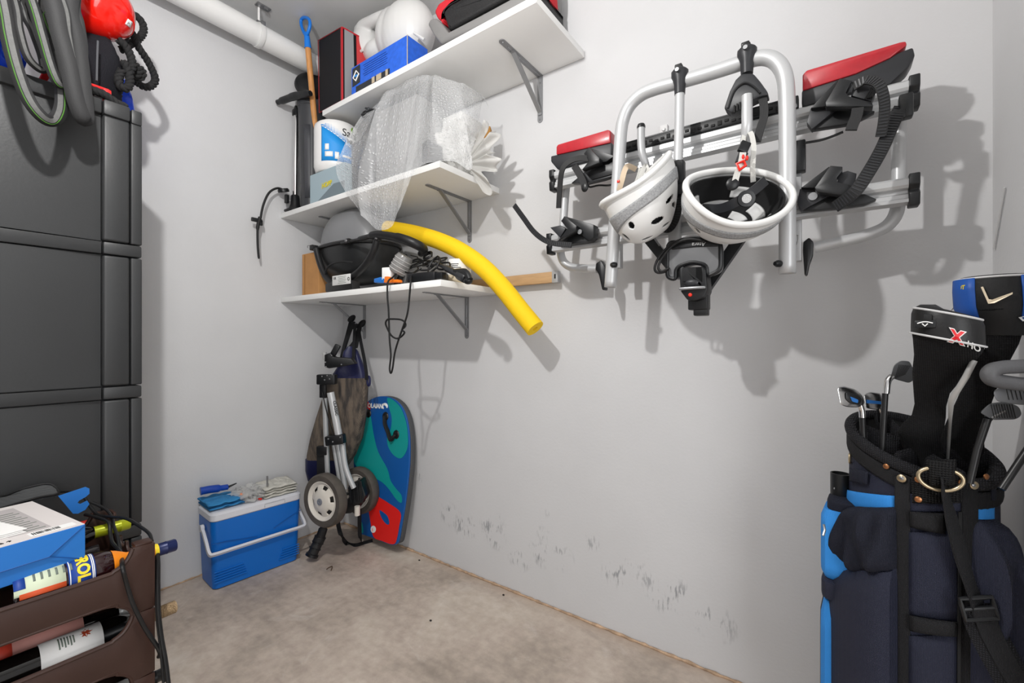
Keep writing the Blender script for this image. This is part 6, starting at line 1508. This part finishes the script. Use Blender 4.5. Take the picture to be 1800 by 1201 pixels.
# ---------------------------------------------------------------- folded golf trolley
t = thing('golf_trolley', 'folded silver golf trolley with two white wheels leaning in corner', 'golf trolley', PZ(550, 985, 0))
TT_ = 2.46
def G(px, py, d=0.0): return PD(px, py, TT_+d)
wht = mat('cream_wheel', 'd8d2c8', .45); tyr = mat('grey_tyre', '4f4943', .75, var=.15, vscale=30)
for pts, r, m_ in (([(581, 690), (590, 735), (598, 778)], .0195, alu), ([(571, 700), (573, 760), (576, 836)], .0135, alud), ([(593, 778), (600, 815), (607, 860)], .013, alu), ([(602, 778), (606, 815), (613, 838), (622, 858)], .0145, alu), ([(586, 780), (594, 830), (600, 872)], .010, alud), ([(628, 890), (628, 906)], .015, wht)):
    obj('tube', B().tube(sm([G(a, c, -.03 if r > .014 else 0) for a, c in pts], 5), r, 16), m_, t)
txo = G(589, 706, -.055); dn = (G(597, 770, -.055)-G(586, 706, -.055)).normalized()
text('CLASSIC', .022, flat(G(585.5, 705, -.053), dn, -RT*-1), mat('dark_print', '2d2d2d', .5), t, bold=.0004)
obj('top_joint', B().box(G(575, 667, -.03), (.10, .05, .055), rot=RZ(TH), bev=.006), black, t)
for k_ in range(5): obj('rivet', B().ball(G(566+k_*4.5, 662+(k_ % 2)*7-k_*.8, -.058), .0042, 8, 6), steel, t)
obj('handle_bracket', B().prism([G(a, c, -.04) for a, c in ((570, 624), (580, 620), (586, 628), (617, 630), (624, 640), (604, 644), (578, 648), (570, 645))], FW*.05, .004), black, t)
for a, c in ((572, 637), (573, 645), (583, 625), (600, 641)): obj('rivet', B().ball(G(a, c, -.044), .0045, 8, 6), steel, t)
obj('handle_stub', B().tube([G(572, 632, 0), G(570, 620, 0)], .014, 12), mat('clear_grip', 'a8a8a8', .3), t)
obj('buckle', B().box(G(590, 615, -.03), (.03, .02, .06), rot=RZ(TH) @ Matrix.Rotation(.5, 3, 'Y'), bev=.004), black, t)
obj('side_plate', B().box(G(568, 685, 0), (.035, .02, .09), rot=RZ(TH), bev=.003), black, t)
obj('middle_joint', B().box(G(590, 773, -.04), (.10, .05, .052), rot=RZ(TH) @ Matrix.Rotation(-.12, 3, 'Y'), bev=.006), black, t)
for a, c in ((577, 772), (585, 777), (598, 769), (604, 781)): obj('rivet', B().ball(G(a, c, -.068), .0048, 8, 6), steel, t)
obj('lower_clip', B().box(G(567, 792, 0), (.06, .03, .05), rot=RZ(TH), bev=.005), black, t)
obj('back_plate', B().box(G(566, 815, .01), (.055, .012, .14), rot=RZ(TH), bev=.003), blackm, t)
hub = obj('axle_block', B().prism([G(a, c, -.02) for a, c in rr([(611, 856), (634, 845), (643, 873), (638, 884), (622, 889), (614, 878)], 3)], FW*.08, .005), black, t)
for i in range(4): obj('rib', B().tube([G(614+i*7, 853-i*2.2, -.026), G(618+i*6.5, 884-i*1.5, -.026)], .0035, 6), black, hub)
obj('lower_mount', B().prism([G(a, c, 0) for a, c in ((607, 880), (636, 878), (632, 893), (616, 903), (604, 904))], FW*.06, .004), black, t)
def wheel(px, py, d, R_, nrm, front=True):
    c = G(px, py, d); ax = V(nrm).normalized(); w_ = obj('wheel', B().lathe([(R_*.74, -.026), (R_*.94, -.028), (R_, -.018), (R_*1.005, 0), (R_, .018), (R_*.94, .028), (R_*.74, .026), (R_*.70, .0), (R_*.74, -.026)], c, ax, 56, capped=False), tyr, t, label='grey rubber tyre on cream disc wheel')
    hubp = [(R_*.76, .0235), (R_*.72, .025), (R_*.66, .017), (R_*.60, .012), (R_*.52, .018), (R_*.30, .031), (R_*.15, .034), (0, .034)]
    b = B(); n = 60; u_ = ax.orthogonal().normalized(); v_ = ax.cross(u_); rings = []
    pr3 = []
    for i in range(len(hubp)-1):
        for k_ in range(3): pr3.append((lerp(hubp[i][0], hubp[i+1][0], k_/3), lerp(hubp[i][1], hubp[i+1][1], k_/3)))
    pr3.append(hubp[-1]); vs_ = []; fs_ = []
    for r, z in pr3:
        for k_ in range(n): a = 2*math.pi*k_/n; vs_.append(c+ax*z+(u_*math.cos(a)+v_*math.sin(a))*max(r, .0005))
    for i in range(len(pr3)-1):
        for k_ in range(n):
            rm_ = (pr3[i][0]+pr3[i+1][0])/2/R_; a = (k_+.5)/n*6 % 1
            if .42 < rm_ < .58 and .30 < a < .70: continue                      # six slots through the disc
            fs_.append((i*n+k_, i*n+(k_+1) % n, (i+1)*n+(k_+1) % n, (i+1)*n+k_))
    b.add(vs_, fs_); obj('wheel_disc', b, wht, w_, solid=.003)
    obj('wheel_back', B().lathe([(R_*.75, -.01), (R_*.4, -.006), (0, -.006)], c, ax, 40), mat('wheel_inner', '5a5753', .7), w_)
    obj('hub_cap', B().lathe([(R_*.13, .033), (R_*.12, .040), (R_*.05, .041), (R_*.04, .036), (0, .036)], c, ax, 20), mat('hub_grey', '7c7f86', .4), w_)
nw = (-FW*.86+RT*-.42+UP*.02)
wheel(572, 879, -.12, .139, nw); wheel(632, 862, .14, .135, nw)
obj('axle', B().tube([G(576, 878, -.12), G(632, 862, .14)], .009, 10), steel, t)
# black grip that carries the trolley on the floor
gp_ = [G(571, 914, .0), G(568, 930, -.01), G(563, 944, -.02), G(558, 955, -.03), G(553, 966, -.045), G(548, 977, -.055)]
obj('grip', B().tube(sm(gp_, 5), [.016]*5+[.024]*5+[.03]*5+[.027]*5+[.027]*5+[.028], 18), rubber, t)
gd_ = (gp_[-1]-gp_[-2]).normalized()
obj('grip_mouth', B().lathe([(.030, -.012), (.034, -.008), (.034, .004), (.026, .006), (.022, -.02), (0, -.022)], gp_[-1], gd_, 20), black, t)
for i in range(3): obj('grip_ring', B().lathe([(.027, -.003), (.032, -.002), (.032, .002), (.027, .003)], lerp(gp_[2], gp_[4], i/2.2), gd_, 18, capped=False), black, t)
obj('cable', B().tube(sm([G(567, 690, -.02), G(572, 715, -.03), G(580, 745, -.035), G(588, 768, -.03)], 5), .003, 6), cable, t)
# straps trailing on the floor
t = thing('trailing_strap', 'black webbing strap trailing on floor beneath trolley', 'strap', PZ(625, 958, .002))
for pts in ([PD(593, 905, 2.5), PD(595, 925, 2.46), PD(600, 942, 2.44), PZ(610, 956, .008), PZ(625, 959, .006), PZ(640, 955, .005), PZ(655, 951, .005)], [PD(632, 895, 2.5), PD(632, 925, 2.52), PD(633, 945, 2.54), PZ(636, 955, .009)]):
    obj('webbing', B().tube(sm(pts, 6), .0016, 4, ry=.011, up=tuple(-FW*.8+UP*.6), sq=True), webm, t, smooth=30)
tag(obj('dry_leaf', B().tube(sm([PZ(574, 1001, .004), PZ(578, 998, .006), PZ(584, 996, .004), PZ(582, 1003, .003)], 4), .0025, 5), mat('leaf_brown', '5b4634', .8)), 'tiny dry leaf on the concrete in front of trolley', 'leaf')
# ---------------------------------------------------------------- bodyboard
def PBd(px, py, off=0.0):
    """on the board's front face, leaning back against the wall"""
    d = ray(px, py); # plane: y = -.115 + .07 z
    nrm = V((0, -1, .07)); t_ = (nrm.dot(V((0, -.115, 0))-CAM))/nrm.dot(d); p = CAM+d*t_; return p+nrm.normalized()*off
t = thing('bodyboard', 'blue teal and red bodyboard leaning on back wall', 'bodyboard', PBd(660, 945))
ol = [(632, 936), (627, 900), (623, 850), (621, 800), (623, 765), (629, 735), (638, 715), (650, 703), (664, 697.5), (678, 697), (692, 702), (704, 713), (712, 729), (717, 750), (719.5, 780), (719, 815), (716, 850), (711, 890), (705, 925), (701, 948), (698, 956), (692, 958.5), (684, 957.5), (660, 948), (640, 941)]
OL = [PBd(*q) for q in ol]
for p in OL: p.z = max(p.z, .004)
nb = V((0, -1, .07)).normalized()
bdb = mat('board_blue', '0b559f', .5, bump=.08, bscale=300); teal = mat('board_teal', '0a9a96', .5, bump=.08, bscale=300); bred = mat('board_red', 'e8201a', .5, bump=.08, bscale=300)
OLs = sm(OL, 3, True)
for p in OLs: p.z = max(p.z, .003)
obj('deck', B().prism(OLs, -nb*.012, .004, 3), bdb, t)
obj('rail', B().prism([p-nb*.0125 for p in OLs], -nb*.036, .006, 3), mat('board_rail', '4b4c4e', .7), t)
st_ = []
c_ = sum(OLs, V())/len(OLs)
def decal_b(name, pts, m, off=.0012, k=4):
    P = sm([PBd(*q, off) for q in pts], k, True)
    for p in P: p.z = max(p.z, .005)
    return obj(name, B().prism(P, nb*.0006), m, t, smooth=0)
decal_b('teal_swoosh', [(652, 733), (657, 763), (665, 794), (681, 824), (687, 845), (697, 860), (706, 871), (706, 884), (697, 878), (684, 860), (672, 848), (655, 838), (638, 829), (624, 816), (622.5, 795), (625.5, 762), (633, 736), (640, 722), (646, 722)], teal)
decal_b('teal_swoosh', [(681, 700), (692, 704), (704, 716), (711, 732), (716, 752), (717.5, 780), (713, 797), (704, 806), (692, 800), (683, 786), (681, 770), (687, 755), (689, 735), (684, 716)], teal)
decal_b('red_field', [(657, 867), (668, 875), (681, 883), (704, 901), (702, 925), (698, 947), (694, 956), (685, 956), (672, 951), (657, 944), (652, 920), (648, 886)], bred)
decal_b('blue_leaf', [(668, 897), (676, 902), (682, 908), (685, 920), (681, 922), (674, 915), (669, 905)], bdb, .002)
decal_b('red_flash', [(643, 711), (647, 706), (650, 712), (652, 720), (648, 719), (645, 716)], bred, .002)
decal_b('teal_edge', [(632, 915), (637, 920), (639, 936), (634, 934)], teal)
decal_b('white_roundel', [(656.7+4.6*math.cos(a), 930.5+6.2*math.sin(a)) for a in [2*math.pi*i/14 for i in range(14)]], inkw, .002)
o0, o1, o2 = PBd(647, 716.5, .002), PBd(672, 718.2, .002), PBd(647, 709, .002)
tw_ = (o1-o0).length
text('OLAIAN', tw_/3.55, flat(o0, o1-o0, o2-o0), inkw, t, bold=.0012)
lc = [(677+4*math.cos(a), 714.5+4.8*math.sin(a)) for a in [2.2+i*.42 for i in range(12)]]
obj('wave_logo', B().tube([PBd(*q, .002) for q in lc], .0045, 6), inkw, t); obj('wave_logo_core', B().tube([PBd(*q, .002) for q in ((675, 712), (678, 711.5), (680, 714.5))], .0045, 6), inkw, t)
text('S', .022, flat(PBd(654.6, 933.5, .003), o1-o0, o2-o0), bred, t)
for pts in ([(634, 722), (640, 723), (648, 727), (640, 728), (635, 740), (631, 752)], [(678, 731), (680, 745), (685, 758), (690, 773), (695, 768), (697, 765)]):
    hh_ = obj('hand_strap', B().tube(sm([PBd(a, c, .014 if 0 < i < len(pts)-1 else .006) for i, (a, c) in enumerate(pts)], 5), .013, 8, ry=.010, up=tuple(nb)), blackm, t)
for a, c in ((678, 732), (697, 764), (648, 727), (632, 750)): obj('strap_plug', B().lathe([(0, .008), (.018, .008), (.024, .004), (.026, 0)], PBd(a, c, .001), nb, 18), black, t)
# ---------------------------------------------------------------- cool box
A0 = V((.232, -.852, 0)); A1 = V((.262, -.428, 0)); cu = (A1-A0).normalized(); cw = V((-cu.y, cu.x, 0))
CLn, CWd = (A1-A0).length, .215; hb, hl = .333, .375
t = thing('cool_box', 'bright blue cool box with white lid and bail handle', 'cool box', A0+cu*CLn/2+cw*CWd/2)
def rrect(L0, L1, W0, W1, r, z, n=6):
    out = []
    for (cx, cy, a0) in ((L1-r, W1-r, 0), (L0+r, W1-r, 90), (L0+r, W0+r, 180), (L1-r, W0+r, 270)):
        for k_ in range(n+1):
            a = math.radians(a0+90*k_/n); out.append(A0+cu*(cx+r*math.cos(a))+cw*(cy+r*math.sin(a))+V((0, 0, z)))
    return out
cbl = mat('cool_box_blue', '0a68c2', .38, bump=.03, bscale=200); cwh = mat('cool_box_white', 'd5d6dc', .4)
obj('body', B().loft([rrect(.022, CLn-.022, .022, CWd-.022, .02, .0), rrect(.012, CLn-.012, .012, CWd-.012, .026, .006), rrect(.009, CLn-.009, .009, CWd-.009, .03, .05), rrect(.002, CLn-.002, .002, CWd-.002, .03, hb-.07), rrect(.0, CLn, .0, CWd, .03, hb-.05), rrect(.0, CLn, .0, CWd, .03, hb)]), cbl, t)
obj('lid', B().loft([rrect(.0, CLn, .0, CWd, .03, hb+.001), rrect(-.004, CLn+.004, -.004, CWd+.004, .032, hb+.006), rrect(-.003, CLn+.003, -.003, CWd+.003, .032, hl-.010), rrect(.006, CLn-.006, .006, CWd-.006, .03, hl-.001), rrect(.02, CLn-.02, .02, CWd-.02, .03, hl)]), cwh, t)
def face(a, z, off=0.0): return A0+cu*a+cw*(-off)+V((0, 0, z))
obj('latch_recess', B().tube([face(.235, hb+.010, .0045), face(.235, hb+.026, .0035), face(.335, hb+.026, .0035), face(.335, hb+.010, .0045)], .0018, 5), mat('lid_groove', 'a9abb2', .5), t)
grv = mat('cool_box_groove', '0a4f9a', .5)
for i in range(5):
    z = .040+i*.0125
    for a0, a1 in ((.012, .155-.004*i), (CLn-.115+.004*i, CLn-.012)): obj('rib', B().tube([face(a0, z, -.005+.0002*i), face(a1, z, -.005+.0002*i)], .0028, 6), cbl, t)
obj('moulded_line', B().tube(sm([face(.002, .232, .0005), face(.06, .228, .0005), face(.13, .215, .0005), face(.2, .205, .0005)], 5), .0016, 5), grv, t)
obj('moulded_line', B().tube(sm([face(.28, .22, .0005), face(.35, .25, .0005), face(CLn-.004, .275, .0005)], 5), .0016, 5), grv, t)
# bail handle
pv0, pv1 = A0-cu*.012+cw*.10+V((0, 0, hb-.045)), A0+cu*(CLn+.012)+cw*.10+V((0, 0, hb-.045))
dnv = (cw*-.118+V((0, 0, -.10)))
hp0 = [pv0, pv0+dnv*.5, pv0+dnv*.93, pv0+dnv+cu*.02, pv0+dnv+cu*.08]; hp1 = [pv1+dnv-cu*.08, pv1+dnv-cu*.02, pv1+dnv*.93, pv1+dnv*.5, pv1]
obj('bail_handle', B().tube(sm(hp0, 5)+sm(hp1, 5), .0085, 4, ry=.006, up=tuple((dnv.normalized()).cross(cu)), sq=True), cwh, t, smooth=30)
for pv in (pv0, pv1): obj('handle_pivot', B().lathe([(0, -.008), (.016, -.008), (.017, .006), (.012, .01), (0, .01)], pv, cu, 18), cwh, t)
# things on the cool box
TB = hl+.001
def on(a, b_, z=0.0): return A0+cu*a+cw*b_+V((0, 0, TB+z))
def folded(name, label, cat, a0, a1, b0, b1, layers, th2, m, seed=0, skew=0.0):
    t = thing(name, label, cat, on((a0+a1)/2, (b0+b1)/2))
    for k_ in range(layers):
        z0 = k_*th2; sh = .006*math.sin(seed+k_*2.1)
        def top(s_, q): return on(lerp(a0, a1, s_)+sh+skew*q, lerp(b0, b1, q)+sh*.6, z0+th2*.5+th2*.42*(1-abs(2*s_-1)**6)*(1-abs(2*q-1)**6)+.004*mnoise.noise(V((s_*5+seed, q*5, k_)))+.002*math.sin(s_*15+seed))
        def bot(s_, q): return on(lerp(a0, a1, s_)+sh+skew*q, lerp(b0, b1, q)+sh*.6, z0+.001+th2*.35*(abs(2*s_-1)**6 if abs(2*s_-1) > abs(2*q-1) else abs(2*q-1)**6))
        b = B().grid(top, 24, 18).grid(bot, 24, 18); obj('fold', b, m, t, solid=.0015)
    return t
folded('blue_cloth', 'folded light blue cloth on left end of cool box lid', 'cloth', -.004, .15, .03, .205, 2, .020, weave('sky_cloth', '3a86bd', 500, .9, .4), 1)
folded('white_cloth', 'folded white cloth on right end of cool box lid', 'cloth', .245, .41, .015, .19, 4, .014, weave('offwhite_cloth', 'cfcdc4', 500, .9, .5), 4, .02)
t = thing('blue_tool', 'dark blue plastic scraper handle lying on blue cloth', 'tool', on(.06, .19, .03))
hA, hB_ = PX(352, 864, .10), PX(402, 856, .12); hA.z = max(hA.z, TB+.045); hB_.z = max(hB_.z, TB+.045)
obj('handle', B().tube(sm([hA, lerp(hA, hB_, .3)+V((0, 0, .002)), lerp(hA, hB_, .7), hB_], 5), [.020]*2+[.019]*8+[.014]*5+[.007], 14), mat('royal_blue_plastic', '103f9e', .35), t)
obj('tip', B().tube([hB_, hB_+(hB_-hA).normalized()*.035+V((0, 0, .012))], [.006, .003], 8), black, t)
pfc = film('clear_bag_film', 'e6e6e4', .55, .15)
t = thing('parts_bag', 'clear plastic bag of small metal parts on cool box lid', 'bag', on(.19, .08))
obj('film', B().loft(crumple(on(.195, .09, .034), (.075, .085, .034), 9, 44, .35, TB+.0005), caps=False), pfc, t, smooth=25)
rng = random.Random(4)
for i in range(12):
    p0 = on(.15+rng.random()*.09, .05+rng.random()*.08, .008+rng.random()*.03); d_ = V((rng.uniform(-1, 1), rng.uniform(-1, 1), rng.uniform(-.3, .3))).normalized()*rng.uniform(.012, .028)
    obj('metal_part', B().tube([p0, p0+d_], rng.uniform(.003, .007), 8), (steel, black, MATS['orange_plastic'], wht)[i % 4 if i != 2 else 0], t)
q = on(.225, .03, .006); obj('red_part', B().box(q, (.02, .008, .008), rot=RZ(.4), bev=.002), MATS['red_buckle'], t)
p0 = PX(463, 866, .16); tag(obj('metal_pin', B().tube([on(.262, .035, .06), on(.262, .035, .115)], .0042, 10), steel), 'short steel pin sticking up beside the white cloth', 'pin')
# tiny bits on the floor
for i, (a, c) in enumerate(((885, 1046), (757, 1091), (737, 985))):
    tag(obj('floor_crumb', B().ball(PZ(a, c, .003), (.006, .005, .003), 8, 6), mat('dark_crumb', '2b2623', .9)), ('small dark crumb on the concrete halfway along the back wall', 'tiny dark crumb nearest the room middle on concrete', 'small dark crumb beside the bodyboard foot')[i], 'crumb')
